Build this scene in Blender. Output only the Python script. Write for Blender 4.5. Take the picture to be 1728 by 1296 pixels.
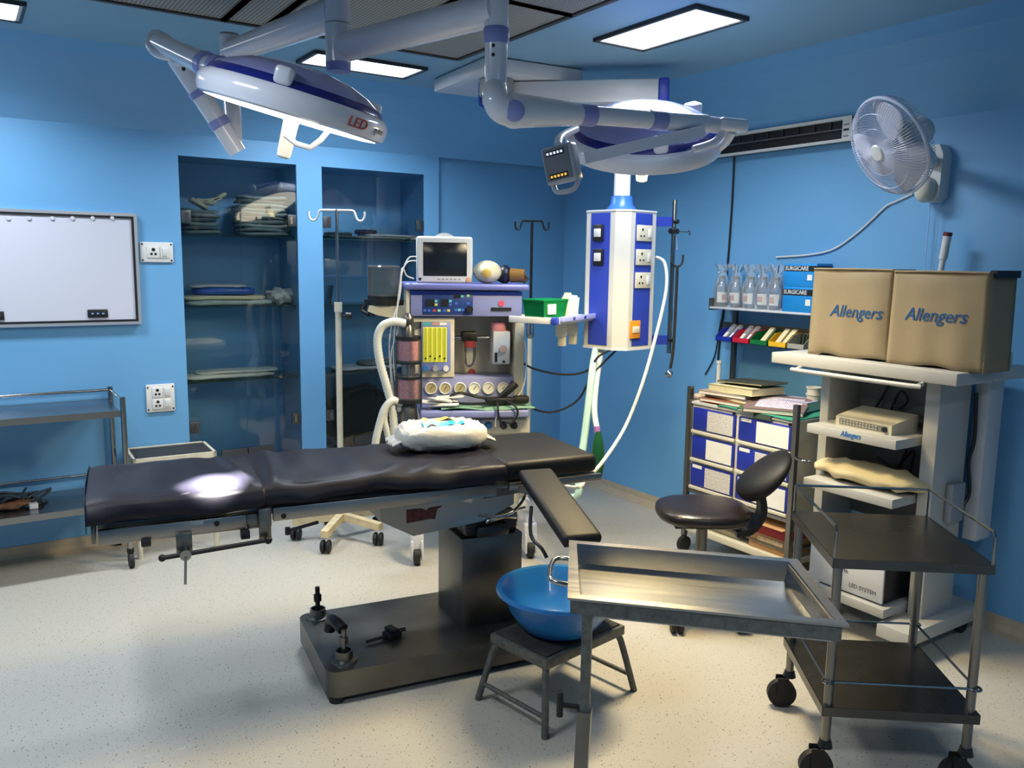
import bpy, bmesh, math, random
from mathutils import Vector, Matrix
random.seed(11)
for o in list(bpy.data.objects): bpy.data.objects.remove(o)
SC = bpy.context.scene
COL = SC.collection

# ------------------------------------------------------------------ camera
FPX, PITCH, ROLL, YAW, CAMH = 1410.0, math.radians(8.25), math.radians(-0.83), math.radians(33.6), 1.62
_cy, _sy, _cp, _sp = math.cos(YAW), math.sin(YAW), math.cos(PITCH), math.sin(PITCH)
FWD = Vector((_sy*_cp, _cy*_cp, -_sp)); _r0 = Vector((_cy, -_sy, 0)); _d0 = FWD.cross(_r0)
RIGHT = math.cos(ROLL)*_r0 + math.sin(ROLL)*_d0
DOWN = -math.sin(ROLL)*_r0 + math.cos(ROLL)*_d0
CAM = Vector((0, 0, CAMH))
cd = bpy.data.cameras.new('camera'); cam = bpy.data.objects.new('camera', cd); COL.objects.link(cam)
cm = Matrix.Identity(4)
for i in range(3):
    cm[i][0] = RIGHT[i]; cm[i][1] = -DOWN[i]; cm[i][2] = -FWD[i]; cm[i][3] = CAM[i]
cam.matrix_world = cm
cd.sensor_width = 36; cd.lens = 36*FPX/1728; cd.clip_start = .05
SC.camera = cam
# ------------------------------------------------------------------ world, exposure
w = bpy.data.worlds.new('world'); SC.world = w; w.use_nodes = True
w.node_tree.nodes['Background'].inputs[0].default_value = (.5, .6, .7, 1)
w.node_tree.nodes['Background'].inputs[1].default_value = .05
SC.view_settings.view_transform = 'Standard'; SC.view_settings.look = 'None'
SC.view_settings.gamma = 1; SC.view_settings.use_curve_mapping = False
SC.view_settings.exposure = 0.35
PANEL_STRENGTH = 5.0             # look of the lit diffusers
PANEL_POWER = 19.0               # light each ceiling panel throws down
PANEL_COLOR = (.84, .92, 1.0)
LAMP_COLOR = (1.0, .77, .38)
SPOT_COLOR = (1.0, .95, .92)
SPOT_POWER = 6000.0                # focused beam of the left surgical lamp
LAMP2_POWER = 62.0

# ------------------------------------------------------------------ surveying: pixel of the 1728x1296 frame -> point at a known plane or distance
def ray(x, y): return RIGHT*((x-864)/FPX) + DOWN*((y-648)/FPX) + FWD
def at(d, x, y): return CAM + ray(x, y)*d
def on(ax, v, x, y):
    r = ray(x, y); return CAM + r*((v-CAM[ax])/r[ax])
def atX(v, x, y): return on(0, v, x, y)
def atY(v, x, y): return on(1, v, x, y)
def atZ(v, x, y): return on(2, v, x, y)

# ------------------------------------------------------------------ materials
MATS = {}
def srgb(h):
    if isinstance(h, str):
        h = h.lstrip('#'); c = [int(h[i:i+2], 16)/255 for i in (0, 2, 4)]
    else: c = h
    return tuple((v/12.92 if v <= .04045 else ((v+.055)/1.055)**2.4) for v in c)+(1,)
def mat(name, col, rough=.5, metal=0, var=0, vscale=8, bump=0, bscale=60, emit=None, es=0, spec=.5, stretch=None, coat=0, trans=0, alpha=1):
    if name in MATS: return MATS[name]
    m = bpy.data.materials.new(name); m.use_nodes = True; MATS[name] = m
    nt = m.node_tree; b = nt.nodes['Principled BSDF']; c = srgb(col)
    b.inputs['Base Color'].default_value = c; b.inputs['Roughness'].default_value = rough
    b.inputs['Metallic'].default_value = metal; b.inputs['Specular IOR Level'].default_value = spec
    b.inputs['Coat Weight'].default_value = coat
    b.inputs['Transmission Weight'].default_value = trans; b.inputs['Alpha'].default_value = alpha
    if emit:
        b.inputs['Emission Color'].default_value = emit+(1,); b.inputs['Emission Strength'].default_value = es
    tc = None
    if var or bump:
        tc = nt.nodes.new('ShaderNodeTexCoord'); mp = nt.nodes.new('ShaderNodeMapping')
        nt.links.new(tc.outputs['Object'], mp.inputs[0])
        if stretch: mp.inputs['Scale'].default_value = stretch
    if var:
        n = nt.nodes.new('ShaderNodeTexNoise'); n.inputs['Scale'].default_value = vscale; n.inputs['Detail'].default_value = 5
        nt.links.new(mp.outputs[0], n.inputs['Vector'])
        r = nt.nodes.new('ShaderNodeValToRGB'); r.color_ramp.elements[0].position = .3; r.color_ramp.elements[1].position = .7
        r.color_ramp.elements[0].color = tuple(v*(1-var) for v in c[:3])+(1,)
        r.color_ramp.elements[1].color = tuple(min(1, v*(1+var)) for v in c[:3])+(1,)
        nt.links.new(n.outputs['Fac'], r.inputs[0]); nt.links.new(r.outputs[0], b.inputs['Base Color'])
        if metal:
            rr = nt.nodes.new('ShaderNodeMapRange'); rr.inputs['To Min'].default_value = rough*.8; rr.inputs['To Max'].default_value = min(1, rough*1.25)
            nt.links.new(n.outputs['Fac'], rr.inputs[0]); nt.links.new(rr.outputs[0], b.inputs['Roughness'])
    if bump:
        n2 = nt.nodes.new('ShaderNodeTexNoise'); n2.inputs['Scale'].default_value = bscale; n2.inputs['Detail'].default_value = 4
        nt.links.new(mp.outputs[0], n2.inputs['Vector'])
        bp = nt.nodes.new('ShaderNodeBump'); bp.inputs['Strength'].default_value = bump; bp.inputs['Distance'].default_value = .01
        nt.links.new(n2.outputs['Fac'], bp.inputs['Height']); nt.links.new(bp.outputs[0], b.inputs['Normal'])
    return m
def glass_mat(name, tint, refl=.9, haze=0.0, hazecol=(1, 1, 1)):
    if name in MATS: return MATS[name]
    m = bpy.data.materials.new(name); m.use_nodes = True; MATS[name] = m
    nt = m.node_tree; nt.nodes.clear()
    out = nt.nodes.new('ShaderNodeOutputMaterial'); t = nt.nodes.new('ShaderNodeBsdfTransparent'); g = nt.nodes.new('ShaderNodeBsdfGlossy')
    g.inputs['Roughness'].default_value = .03; t.inputs[0].default_value = tint+(1,)
    fr = nt.nodes.new('ShaderNodeFresnel'); fr.inputs[0].default_value = 1.5
    mul = nt.nodes.new('ShaderNodeMath'); mul.operation = 'MULTIPLY'; mul.inputs[1].default_value = refl
    nt.links.new(fr.outputs[0], mul.inputs[0])
    mx = nt.nodes.new('ShaderNodeMixShader'); nt.links.new(mul.outputs[0], mx.inputs[0])
    nt.links.new(t.outputs[0], mx.inputs[1]); nt.links.new(g.outputs[0], mx.inputs[2]); last = mx
    if haze:
        d = nt.nodes.new('ShaderNodeBsdfDiffuse'); d.inputs[0].default_value = hazecol+(1,)
        m2 = nt.nodes.new('ShaderNodeMixShader'); m2.inputs[0].default_value = haze
        nt.links.new(mx.outputs[0], m2.inputs[1]); nt.links.new(d.outputs[0], m2.inputs[2]); last = m2
    nt.links.new(last.outputs[0], out.inputs[0]); return m
def spot_mat(name, base, fleck, scale, size, rough=.35, metal=0):   # base colour with small flecks
    if name in MATS: return MATS[name]
    m = mat(name, base, rough, metal); nt = m.node_tree; b = nt.nodes['Principled BSDF']
    tc = nt.nodes.new('ShaderNodeTexCoord'); col = None
    def flecks(sc, sz, colr, prev, seed):
        v = nt.nodes.new('ShaderNodeTexVoronoi'); v.inputs['Scale'].default_value = sc
        mp = nt.nodes.new('ShaderNodeMapping'); mp.inputs['Location'].default_value = (seed, seed*2, seed*3)
        nt.links.new(tc.outputs['Object'], mp.inputs[0]); nt.links.new(mp.outputs[0], v.inputs['Vector'])
        n = nt.nodes.new('ShaderNodeTexNoise'); n.inputs['Scale'].default_value = sc*2.5; nt.links.new(mp.outputs[0], n.inputs['Vector'])
        ad = nt.nodes.new('ShaderNodeMath'); ad.operation = 'MULTIPLY_ADD'; ad.inputs[1].default_value = .35; 
        nt.links.new(n.outputs['Fac'], ad.inputs[0]); nt.links.new(v.outputs['Distance'], ad.inputs[2])
        # only some cells carry a fleck
        sep = nt.nodes.new('ShaderNodeSeparateColor'); nt.links.new(v.outputs['Color'], sep.inputs[0])
        ad2 = nt.nodes.new('ShaderNodeMath'); ad2.operation = 'MULTIPLY_ADD'; ad2.inputs[1].default_value = .5
        nt.links.new(sep.outputs[0], ad2.inputs[0]); nt.links.new(ad.outputs[0], ad2.inputs[2])
        lt = nt.nodes.new('ShaderNodeMath'); lt.operation = 'LESS_THAN'; lt.inputs[1].default_value = sz
        nt.links.new(ad2.outputs[0], lt.inputs[0])
        mx = nt.nodes.new('ShaderNodeMix'); mx.data_type = 'RGBA'; nt.links.new(lt.outputs[0], mx.inputs['Factor'])
        if prev is None: mx.inputs['A'].default_value = srgb(base)
        else: nt.links.new(prev, mx.inputs['A'])
        mx.inputs['B'].default_value = srgb(colr); return mx.outputs['Result']
    c = flecks(scale, size, fleck, None, 0.0)
    c = flecks(scale*.55, size*.9, fleck, c, 3.3)
    nt.links.new(c, b.inputs['Base Color']); return m
def stripe_mat(name, base, ink, scale, axis='Z', amount=.5, dist=6, rough=.6):     # printed lines
    if name in MATS: return MATS[name]
    m = mat(name, base, rough); nt = m.node_tree; b = nt.nodes['Principled BSDF']
    tc = nt.nodes.new('ShaderNodeTexCoord')
    wv = nt.nodes.new('ShaderNodeTexWave'); wv.bands_direction = axis; wv.inputs['Scale'].default_value = scale; wv.inputs['Distortion'].default_value = 0
    nt.links.new(tc.outputs['Object'], wv.inputs['Vector'])
    n = nt.nodes.new('ShaderNodeTexNoise'); n.inputs['Scale'].default_value = scale*dist; nt.links.new(tc.outputs['Object'], n.inputs['Vector'])
    mu = nt.nodes.new('ShaderNodeMath'); mu.operation = 'MULTIPLY'; nt.links.new(wv.outputs['Fac'], mu.inputs[0]); nt.links.new(n.outputs['Fac'], mu.inputs[1])
    r = nt.nodes.new('ShaderNodeValToRGB'); r.color_ramp.elements[0].position = amount-.06; r.color_ramp.elements[1].position = amount+.06
    r.color_ramp.elements[0].color = srgb(base); r.color_ramp.elements[1].color = srgb(ink)
    nt.links.new(mu.outputs[0], r.inputs[0]); nt.links.new(r.outputs[0], b.inputs['Base Color']); return m
def holes_mat(name, base, hole, scale):      # perforated sheet
    m = mat(name, base, .5); nt = m.node_tree; b = nt.nodes['Principled BSDF']
    tc = nt.nodes.new('ShaderNodeTexCoord'); v = nt.nodes.new('ShaderNodeTexVoronoi'); v.inputs['Scale'].default_value = scale; v.inputs['Randomness'].default_value = 0
    v.voronoi_dimensions = '2D'
    nt.links.new(tc.outputs['Object'], v.inputs['Vector'])
    lt = nt.nodes.new('ShaderNodeMath'); lt.operation = 'LESS_THAN'; lt.inputs[1].default_value = .34; nt.links.new(v.outputs['Distance'], lt.inputs[0])
    mx = nt.nodes.new('ShaderNodeMix'); mx.data_type = 'RGBA'; mx.inputs['A'].default_value = srgb(base); mx.inputs['B'].default_value = srgb(hole)
    nt.links.new(lt.outputs[0], mx.inputs['Factor']); nt.links.new(mx.outputs['Result'], b.inputs['Base Color']); return m

WALL = mat('blue_wall_paint', '#68a3d0', .42, var=.05, vscale=1.3, bump=.08, bscale=14)
CEIL = mat('blue_ceiling_paint', '#7ea6be', .5, var=.04, vscale=1.2)
FLOOR = spot_mat('speckled_vinyl', '#b9b4a8', '#46423b', 150, .46, .38)
SKIRT = mat('skirting_vinyl', '#b5a58c', .5, var=.08, vscale=12)
STEEL = mat('brushed_steel', '#918f8b', .3, .95, var=.05, vscale=3)
STEELD = mat('worn_dark_steel', '#75736d', .33, .9, var=.2, vscale=9)
STEELR = mat('stained_steel', '#6b6963', .36, .92, var=.22, vscale=6)
CHROME = mat('chrome', '#9d9c98', .16, 1)
DARKM = mat('blackened_metal', '#2b2a2a', .45, .6, var=.25, vscale=30)
STEELP = mat('plain_steel', '#84827d', .3, .9)
GREYP = mat('grey_chipped_paint', '#5c5c56', .5, .25, var=.35, vscale=45, bump=.2, bscale=90)
WHITEM = mat('white_enamel', '#cfd0d3', .3, var=.03, vscale=6)
LAMPW = mat('lamp_white_enamel', '#e4e6f0', .2, coat=.5)
CREAM = mat('cream_painted_metal', '#c8c0a8', .4, var=.05, vscale=7)
CHIPPED = mat('cream_chipped_paint', '#d8c49a', .5, var=.15, vscale=25)
LAV = mat('lavender_plastic', '#8f97d2', .35)
LAVD = mat('lavender_dome', '#8e95cd', .2, coat=.5)
NAVYB = mat('navy_band', '#12217a', .25, coat=.3)
BLUEP = mat('royal_blue_panel', '#2a3fa8', .38)
CYANB = mat('sky_blue_collar', '#3a6fd0', .35)
NAVYCL = mat('navy_rexine', '#16151f', .47, var=.12, vscale=4, bump=.14, bscale=9, spec=.22)
BLKLEA = mat('black_leatherette', '#111112', .55, var=.1, vscale=14, bump=.08, bscale=70, spec=.3)
BROWNLEA = mat('dark_brown_leatherette', '#1d1614', .33, var=.2, vscale=20, bump=.15, bscale=60)
RUBBER = mat('black_rubber', '#151515', .6)
BLKP = mat('black_plastic', '#17181a', .4)
GREYPL = mat('grey_plastic', '#8d8f93', .45)
IVORY = mat('ivory_plastic', '#d0c9b4', .4)
WHITEP = mat('white_plastic', '#d2d2d0', .38)
SOCKET = mat('socket_white', '#dcdad6', .4)
PAPER = mat('white_paper', '#e6e3da', .7, var=.04, vscale=20)
CREAMPAPER = mat('cream_paper', '#d9cfa4', .7, var=.08, vscale=18)
LED = mat('panel_diffuser', '#ffffff', .5, emit=(.95, .98, 1.0), es=PANEL_STRENGTH)
LAMPLED = mat('lamp_led_face', '#ffffff', .5, emit=(1.0, .90, .70), es=4.5)
GLASS = glass_mat('cabinet_glass', (.95, .985, .99))
CLEAR = glass_mat('clear_plastic', (.93, .96, .97), 1.0, .06)
SMOKE = glass_mat('smoked_plastic', (.62, .66, .60), 1.0, .05)
SHELFGLASS = glass_mat('shelf_glass', (.45, .68, .66), 1.0, .1, (.2, .4, .4))
BAG = glass_mat('clear_bag_film', (.93, .95, .95), 1.0, .14)

# ------------------------------------------------------------------ mesh building
class MB:
    def __init__(s): s.v = []; s.f = []; s.M = Matrix.Identity(4)
    def add(s, vs, fs):
        k = len(s.v); s.v += [tuple(s.M @ Vector(v)) for v in vs]; s.f += [tuple(i+k for i in f) for f in fs]; return s
    def frombm(s, bm, M=None):
        bm.verts.index_update(); M = M or Matrix.Identity(4)
        s.add([M @ v.co for v in bm.verts], [[v.index for v in f.verts] for f in bm.faces]); bm.free(); return s
    def box(s, x0, x1, y0, y1, z0, z1, bev=0, seg=2, M=None):
        bm = bmesh.new(); bmesh.ops.create_cube(bm, size=1)
        for v in bm.verts:
            v.co = Vector(((x0+x1)/2+v.co.x*abs(x1-x0), (y0+y1)/2+v.co.y*abs(y1-y0), (z0+z1)/2+v.co.z*abs(z1-z0)))
        if bev: bmesh.ops.bevel(bm, geom=bm.edges[:], offset=min(bev, .49*min(abs(x1-x0), abs(y1-y0), abs(z1-z0))), segments=seg, affect='EDGES', profile=.5)
        return s.frombm(bm, M)
    def cyl(s, p0, p1, r0, r1=None, seg=16, caps=True):
        r1 = r0 if r1 is None else r1; p0 = Vector(p0); p1 = Vector(p1); d = (p1-p0)
        if d.length < 1e-6: return s
        d.normalize(); a = Vector((0, 0, 1)) if abs(d.z) < .9 else Vector((1, 0, 0)); u = d.cross(a).normalized(); v = d.cross(u)
        vs = []; fs = []
        for p, r in ((p0, r0), (p1, r1)):
            for i in range(seg):
                t = 2*math.pi*i/seg; vs.append(p+u*(r*math.cos(t))+v*(r*math.sin(t)))
        for i in range(seg): fs.append((i, (i+1) % seg, seg+(i+1) % seg, seg+i))
        if caps: fs += [tuple(range(seg))[::-1], tuple(range(seg, 2*seg))]
        return s.add(vs, fs)
    def bar(s, p0, p1, a, b, up=(0, 0, 1)):      # rectangular bar
        p0 = Vector(p0); p1 = Vector(p1); d = (p1-p0).normalized(); up = Vector(up)
        if abs(d.dot(up.normalized())) > .97: up = Vector((0, 1, 0)) if abs(d.y) < .9 else Vector((1, 0, 0))
        u = d.cross(up).normalized(); v = u.cross(d)
        vs = [p+u*(sx*a/2)+v*(sy*b/2) for p in (p0, p1) for sx, sy in ((-1, -1), (1, -1), (1, 1), (-1, 1))]
        return s.add(vs, [(3, 2, 1, 0), (4, 5, 6, 7), (0, 1, 5, 4), (1, 2, 6, 5), (2, 3, 7, 6), (3, 0, 4, 7)])
    def tube(s, pts, r, seg=8, sm=4, taper=None):
        P = [Vector(p) for p in pts]
        if sm > 1 and len(P) > 2: P = spline(P, sm)
        n = len(P); rings = []; u = None
        for i, p in enumerate(P):
            d = (P[min(i+1, n-1)]-P[max(i-1, 0)]).normalized()
            if u is None:
                a = Vector((0, 0, 1)) if abs(d.z) < .9 else Vector((1, 0, 0)); u = d.cross(a).normalized()
            else: u = (u-d*u.dot(d)).normalized()
            v = d.cross(u); rr = r if taper is None else taper[0]+(taper[1]-taper[0])*i/(n-1)
            rings.append([p+u*(rr*math.cos(2*math.pi*k/seg))+v*(rr*math.sin(2*math.pi*k/seg)) for k in range(seg)])
        vs = [v for R in rings for v in R]; fs = []
        for i in range(n-1):
            for k in range(seg): fs.append((i*seg+k, i*seg+(k+1) % seg, (i+1)*seg+(k+1) % seg, (i+1)*seg+k))
        fs += [tuple(range(seg))[::-1], tuple(range((n-1)*seg, n*seg))]
        return s.add(vs, fs)
    def lathe(s, prof, c=(0, 0, 0), M=None, seg=24, a0=0, a1=2*math.pi):
        full = abs(a1-a0-2*math.pi) < 1e-6; k = seg if full else seg+1; vs = []; fs = []
        M = M or Matrix.Identity(4); c = Vector(c)
        for r, z in prof:
            for i in range(k):
                t = a0+(a1-a0)*i/seg; vs.append(c+(M @ Vector((r*math.cos(t), r*math.sin(t), z))))
        for j in range(len(prof)-1):
            for i in range(seg):
                i2 = (i+1) % k; fs.append((j*k+i, j*k+i2, (j+1)*k+i2, (j+1)*k+i))
        return s.add(vs, fs)
    def prism(s, poly, z0, z1, M=None):
        n = len(poly); M = M or Matrix.Identity(4)
        vs = [M @ Vector((x, y, z0)) for x, y in poly]+[M @ Vector((x, y, z1)) for x, y in poly]
        fs = [tuple(range(n))[::-1], tuple(range(n, 2*n))]+[(i, (i+1) % n, n+(i+1) % n, n+i) for i in range(n)]
        return s.add(vs, fs)
    def sph(s, c, r, M=None, seg=20, rings=12, fn=None):
        r = (r, r, r) if not hasattr(r, '__len__') else r; M = M or Matrix.Identity(4); c = Vector(c); vs = []; fs = []
        for j in range(rings+1):
            ph = math.pi*j/rings
            for i in range(seg):
                t = 2*math.pi*i/seg; p = Vector((math.sin(ph)*math.cos(t)*r[0], math.sin(ph)*math.sin(t)*r[1], math.cos(ph)*r[2]))
                if fn: p = fn(p)
                vs.append(c+(M @ p))
        for j in range(rings):
            for i in range(seg): fs.append((j*seg+i, (j+1)*seg+i, (j+1)*seg+(i+1) % seg, j*seg+(i+1) % seg))
        return s.add(vs, fs)
    def grid(s, fn, nu, nv, thick=None):
        vs = [Vector(fn(i/nu, j/nv)) for j in range(nv+1) for i in range(nu+1)]; k = nu+1
        fs = [(j*k+i, j*k+i+1, (j+1)*k+i+1, (j+1)*k+i) for j in range(nv) for i in range(nu)]
        return s.add(vs, fs)
    def quad(s, a, b, c, d): return s.add([a, b, c, d], [(0, 1, 2, 3)])
    def torus(s, c, R, r, M=None, seg=32, rs=8):
        M = M or Matrix.Identity(4); c = Vector(c)
        pts = [c+(M @ Vector((R*math.cos(2*math.pi*i/seg), R*math.sin(2*math.pi*i/seg), 0))) for i in range(seg)]
        vs = []; fs = []; ax = (M.to_3x3() @ Vector((0, 0, 1))).normalized()
        for p in pts:
            d = (p-c).normalized()
            for k in range(rs):
                t = 2*math.pi*k/rs; vs.append(p+d*(r*math.cos(t))+ax*(r*math.sin(t)))
        for i in range(seg):
            for k in range(rs): fs.append((i*rs+k, ((i+1) % seg)*rs+k, ((i+1) % seg)*rs+(k+1) % rs, i*rs+(k+1) % rs))
        return s.add(vs, fs)
    def build(s, name, m, parent=None, smooth=40, sub=0, solid=0):
        me = bpy.data.meshes.new(name); me.from_pydata(s.v, [], s.f); me.update()
        bm = bmesh.new(); bm.from_mesh(me); bmesh.ops.recalc_face_normals(bm, faces=bm.faces); bm.to_mesh(me); bm.free()
        me.materials.append(MATS[m] if isinstance(m, str) else m)
        if smooth:
            for p in me.polygons: p.use_smooth = True
            me.set_sharp_from_angle(angle=math.radians(smooth))
        o = bpy.data.objects.new(name, me); COL.objects.link(o)
        if parent is not None: o.parent = parent.o if isinstance(parent, Th) else parent
        if solid:
            md = o.modifiers.new('thick', 'SOLIDIFY'); md.thickness = solid; md.offset = 0
        if sub:
            md = o.modifiers.new('sub', 'SUBSURF'); md.levels = sub; md.render_levels = sub
        return o
def spline(P, k):
    out = []; n = len(P)
    for i in range(n-1):
        p0 = P[max(i-1, 0)]; p1 = P[i]; p2 = P[i+1]; p3 = P[min(i+2, n-1)]
        for j in range(k):
            t = j/k; t2 = t*t; t3 = t2*t
            out.append(.5*((2*p1)+(p2-p0)*t+(2*p0-5*p1+4*p2-p3)*t2+(3*p1-p0-3*p2+p3)*t3))
    out.append(P[-1]); return out
def tag(o, label, cat, group=None, kind=None):
    o['label'] = label; o['category'] = cat
    if group: o['group'] = group
    if kind: o['kind'] = kind
    return o
class Th:                                     # a thing: an Empty at its base, with its own frame
    def __init__(s, name, label, cat, loc=(0, 0, 0), deg=0, group=None):
        s.o = bpy.data.objects.new(name, None); COL.objects.link(s.o); s.o.empty_display_size = .1
        s.o.location = loc; s.o.rotation_euler = (0, 0, math.radians(deg)); tag(s.o, label, cat, group)
        s.M = Matrix.Translation(Vector(loc)) @ Matrix.Rotation(math.radians(deg), 4, 'Z'); s.I = s.M.inverted()
    def hit(s, ax, c, x, y):
        o = s.I @ CAM; r = s.I.to_3x3() @ ray(x, y); return o+r*((c-o[ax])/r[ax])
    def loc(s, p): return s.I @ Vector(p)
    def rect(s, c, x0, y0, x1, y1):           # pixel rectangle on the local plane y=c -> x0,x1,z0,z1
        a = s.hit(1, c, x0, y0); b = s.hit(1, c, x1, y1); a2 = s.hit(1, c, x0, y1); b2 = s.hit(1, c, x1, y0)
        return (a.x+a2.x)/2, (b.x+b2.x)/2, (a2.z+b.z)/2, (a.z+b2.z)/2
    def pbox(s, mb, c, back, x0, y0, x1, y1, bev=0):
        a, b, z0, z1 = s.rect(c, x0, y0, x1, y1); return mb.box(a, b, c, back, z0, z1, bev)
def structure(name, mb, m, **k):
    o = mb.build(name, m, **k); o['kind'] = 'structure'; return o
RX90 = Matrix.Rotation(math.radians(90), 4, 'X')
def text(name, s, size, M, m, parent, shear=0, bold=0, width=None, ext=.0006):
    cu = bpy.data.curves.new(name, 'FONT'); cu.body = s; cu.size = size; cu.align_x = 'CENTER'; cu.align_y = 'CENTER'
    cu.shear = shear; cu.offset = bold; cu.extrude = ext; cu.resolution_u = 2
    t = bpy.data.objects.new(name+'_tmp', cu); COL.objects.link(t)
    dg = bpy.context.evaluated_depsgraph_get(); me = bpy.data.meshes.new_from_object(t.evaluated_get(dg)); bpy.data.objects.remove(t)
    me.name = name
    if width:
        xs = [v.co.x for v in me.vertices]; k = width/(max(xs)-min(xs))
        for v in me.vertices: v.co.x *= k
    me.transform(M); me.materials.clear(); me.materials.append(MATS[m] if isinstance(m, str) else m)
    o = bpy.data.objects.new(name, me); COL.objects.link(o); o.parent = parent.o if isinstance(parent, Th) else parent
    return o
def copy_tree(o, parent=None):
    c = o.copy(); COL.objects.link(c); c.parent = parent
    for ch in list(o.children): copy_tree(ch, c)
    return c

# ================================================================== ROOM
XR, XL, YB, YB2, YF, ZC, ZW = 3.84, -1.75, 5.06, 5.10, -1.45, 2.66, 2.31
structure('floor', MB().box(XL-.1, XR+.1, YF-.1, YB2+.5, -.1, 0), FLOOR, smooth=0)
structure('ceiling', MB().box(XL-.1, XR+.1, YF-.1, YB2+.5, ZC, ZC+.1), CEIL, smooth=0)
NZ0, NZ1, NB = .36, 2.19, 5.42          # glass-fronted niches in the back wall
N1, N2 = (1.09, 1.77), (1.93, 2.64)
wb = MB()
for x0, x1, z0, z1 in ((XL-.1, N1[0], 0, ZC), (N1[1], N2[0], 0, ZC), (N2[1], 2.75, 0, ZC), (N1[0], N1[1], 0, NZ0), (N1[0], N1[1], NZ1, ZC), (N2[0], N2[1], 0, NZ0), (N2[0], N2[1], NZ1, ZC)):
    wb.box(x0, x1, YB, NB, z0, z1)
wb.box(2.75, XR+.1, YB2, NB, 0, ZC); wb.box(XL-.1, XR+.1, NB, NB+.1, 0, ZC)
structure('wall_back', wb, WALL, smooth=0)
structure('wall_right', MB().box(XR, XR+.1, YF-.1, YB2+.3, 0, ZC), WALL, smooth=0)
structure('wall_left', MB().box(XL-.1, XL, YF-.1, YB2+.3, 0, ZC), WALL, smooth=0)
structure('wall_front', MB().box(XL-.1, XR+.1, YF-.1, YF, 0, ZC), WALL, smooth=0)
prof = [(0, ZW), (.08, ZW+.105), (.18, ZW+.215), (.28, ZW+.30), (.38, ZC+.001)]     # sloping cove between wall and ceiling
def cove(name, f, L):
    mb = MB()
    for (d0, z0), (d1, z1) in zip(prof[:-1], prof[1:]):
        mb.quad(f(0, d0, z0), f(L, d0, z0), f(L, d1, z1), f(0, d1, z1))
    structure(name, mb, WALL, smooth=60)
cove('trim_1', lambda t, d, z: (XL+t, YB-d, z), XR-XL)
cove('trim_2', lambda t, d, z: (XR-d, YF+t, z), YB2-YF)
cove('trim_3', lambda t, d, z: (XL+d, YF+t, z), YB2-YF)
cove('trim_4', lambda t, d, z: (XL+t, YF+d, z), XR-XL)
def skirt(name, f, L):
    pr = [(.0, .075), (.006, .075), (.010, .035), (.022, .012), (.05, .002), (.05, 0)]
    mb = MB()
    for (d0, z0), (d1, z1) in zip(pr[:-1], pr[1:]): mb.quad(f(0, d0, z0), f(L, d0, z0), f(L, d1, z1), f(0, d1, z1))
    structure(name, mb, SKIRT, smooth=60)
skirt('baseboard_back', lambda t, d, z: (XL+t, YB-d, z), 2.75-XL)
skirt('baseboard_corner', lambda t, d, z: (2.75+t, YB2-d, z), XR-2.75)
skirt('baseboard_right', lambda t, d, z: (XR-d, YF+t, z), YB2-YF)
skirt('baseboard_left', lambda t, d, z: (XL+d, YF+t, z), YB-YF)

# ------------------------------------------------------------------ perforated air ceiling
PERF = holes_mat('perforated_grey_sheet', '#a3a198', '#55544c', 62)
FRAMEG = mat('dark_ceiling_frame', '#37342f', .5)
TILEFR = mat('pale_ceiling_strip', '#9a978c', .5)
g = Th('air_diffuser_ceiling', 'large perforated grey air diffuser set into the blue ceiling above the lamp arms', 'air diffuser', (1.3, 2.4, ZC))
def gtile(x0, x1, y0, y1):
    t = MB().box(x0-1.3+.012, x1-1.3-.012, y0-2.4+.012, y1-2.4-.012, -.016, -.002).build('perforated_panel', PERF, g, smooth=0)
    f = MB()
    for a in (x0, x1): f.box(a-1.3-.012, a-1.3+.012, y0-2.4, y1-2.4, -.024, -.001)
    for a in (y0, y1): f.box(x0-1.3, x1-1.3, a-2.4-.012, a-2.4+.012, -.024, -.001)
    f.build('frame', FRAMEG, t, smooth=0)
for x0, x1 in ((.44, 1.045), (1.045, 1.225), (1.225, 1.72), (1.72, 2.215)):
    for y0, y1 in ((.98, 1.95), (1.95, 2.92), (2.92, 3.875)): gtile(x0, x1, y0, y1)

# ------------------------------------------------------------------ recessed LED panels
def panel(x0, x1, y0, y1, label):
    t = Th('ceiling_light', label, 'ceiling light', ((x0+x1)/2, (y0+y1)/2, ZC), 0, 'rectangular ceiling light panels')
    a, b = (x1-x0)/2, (y1-y0)/2; f = MB(); k = .012
    for s in (-1, 1):
        f.box(s*a-k*(s > 0), s*a+k*(s < 0), -b, b, -.018, -.001); f.box(-a+k, a-k, s*b-k*(s > 0), s*b+k*(s < 0), -.018, -.001)
    f.build('frame', mat('light_frame_grey', '#3a3a3c', .4, .5), t, smooth=0)
    f2 = MB(); k2 = .026
    for s in (-1, 1):
        f2.box(s*(a-k)-.014*(s > 0), s*(a-k)+.014*(s < 0), -b+k, b-k, -.015, -.001); f2.box(-a+k, a-k, s*(b-k)-.014*(s > 0), s*(b-k)+.014*(s < 0), -.015, -.001)
    f2.build('inner_trim', mat('light_trim_white', '#c9cacc', .4), t, smooth=0)
    MB().box(-a+k2, a-k2, -b+k2, b-k2, -.010, -.001).build('diffuser', LED, t, smooth=0)
    ld = bpy.data.lights.new('panel_light', 'AREA'); ld.shape = 'RECTANGLE'; ld.size = 2*(a-k2); ld.size_y = 2*(b-k2); ld.energy = PANEL_POWER; ld.color = PANEL_COLOR; ld.spread = math.radians(148)
    lo_ = bpy.data.objects.new('panel_light', ld); COL.objects.link(lo_); lo_.parent = t.o; lo_.location = (0, 0, -.02)
panel(2.55, 2.865, 2.545, 3.20, 'lit ceiling panel at upper right, nearest the wall fan')
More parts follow.
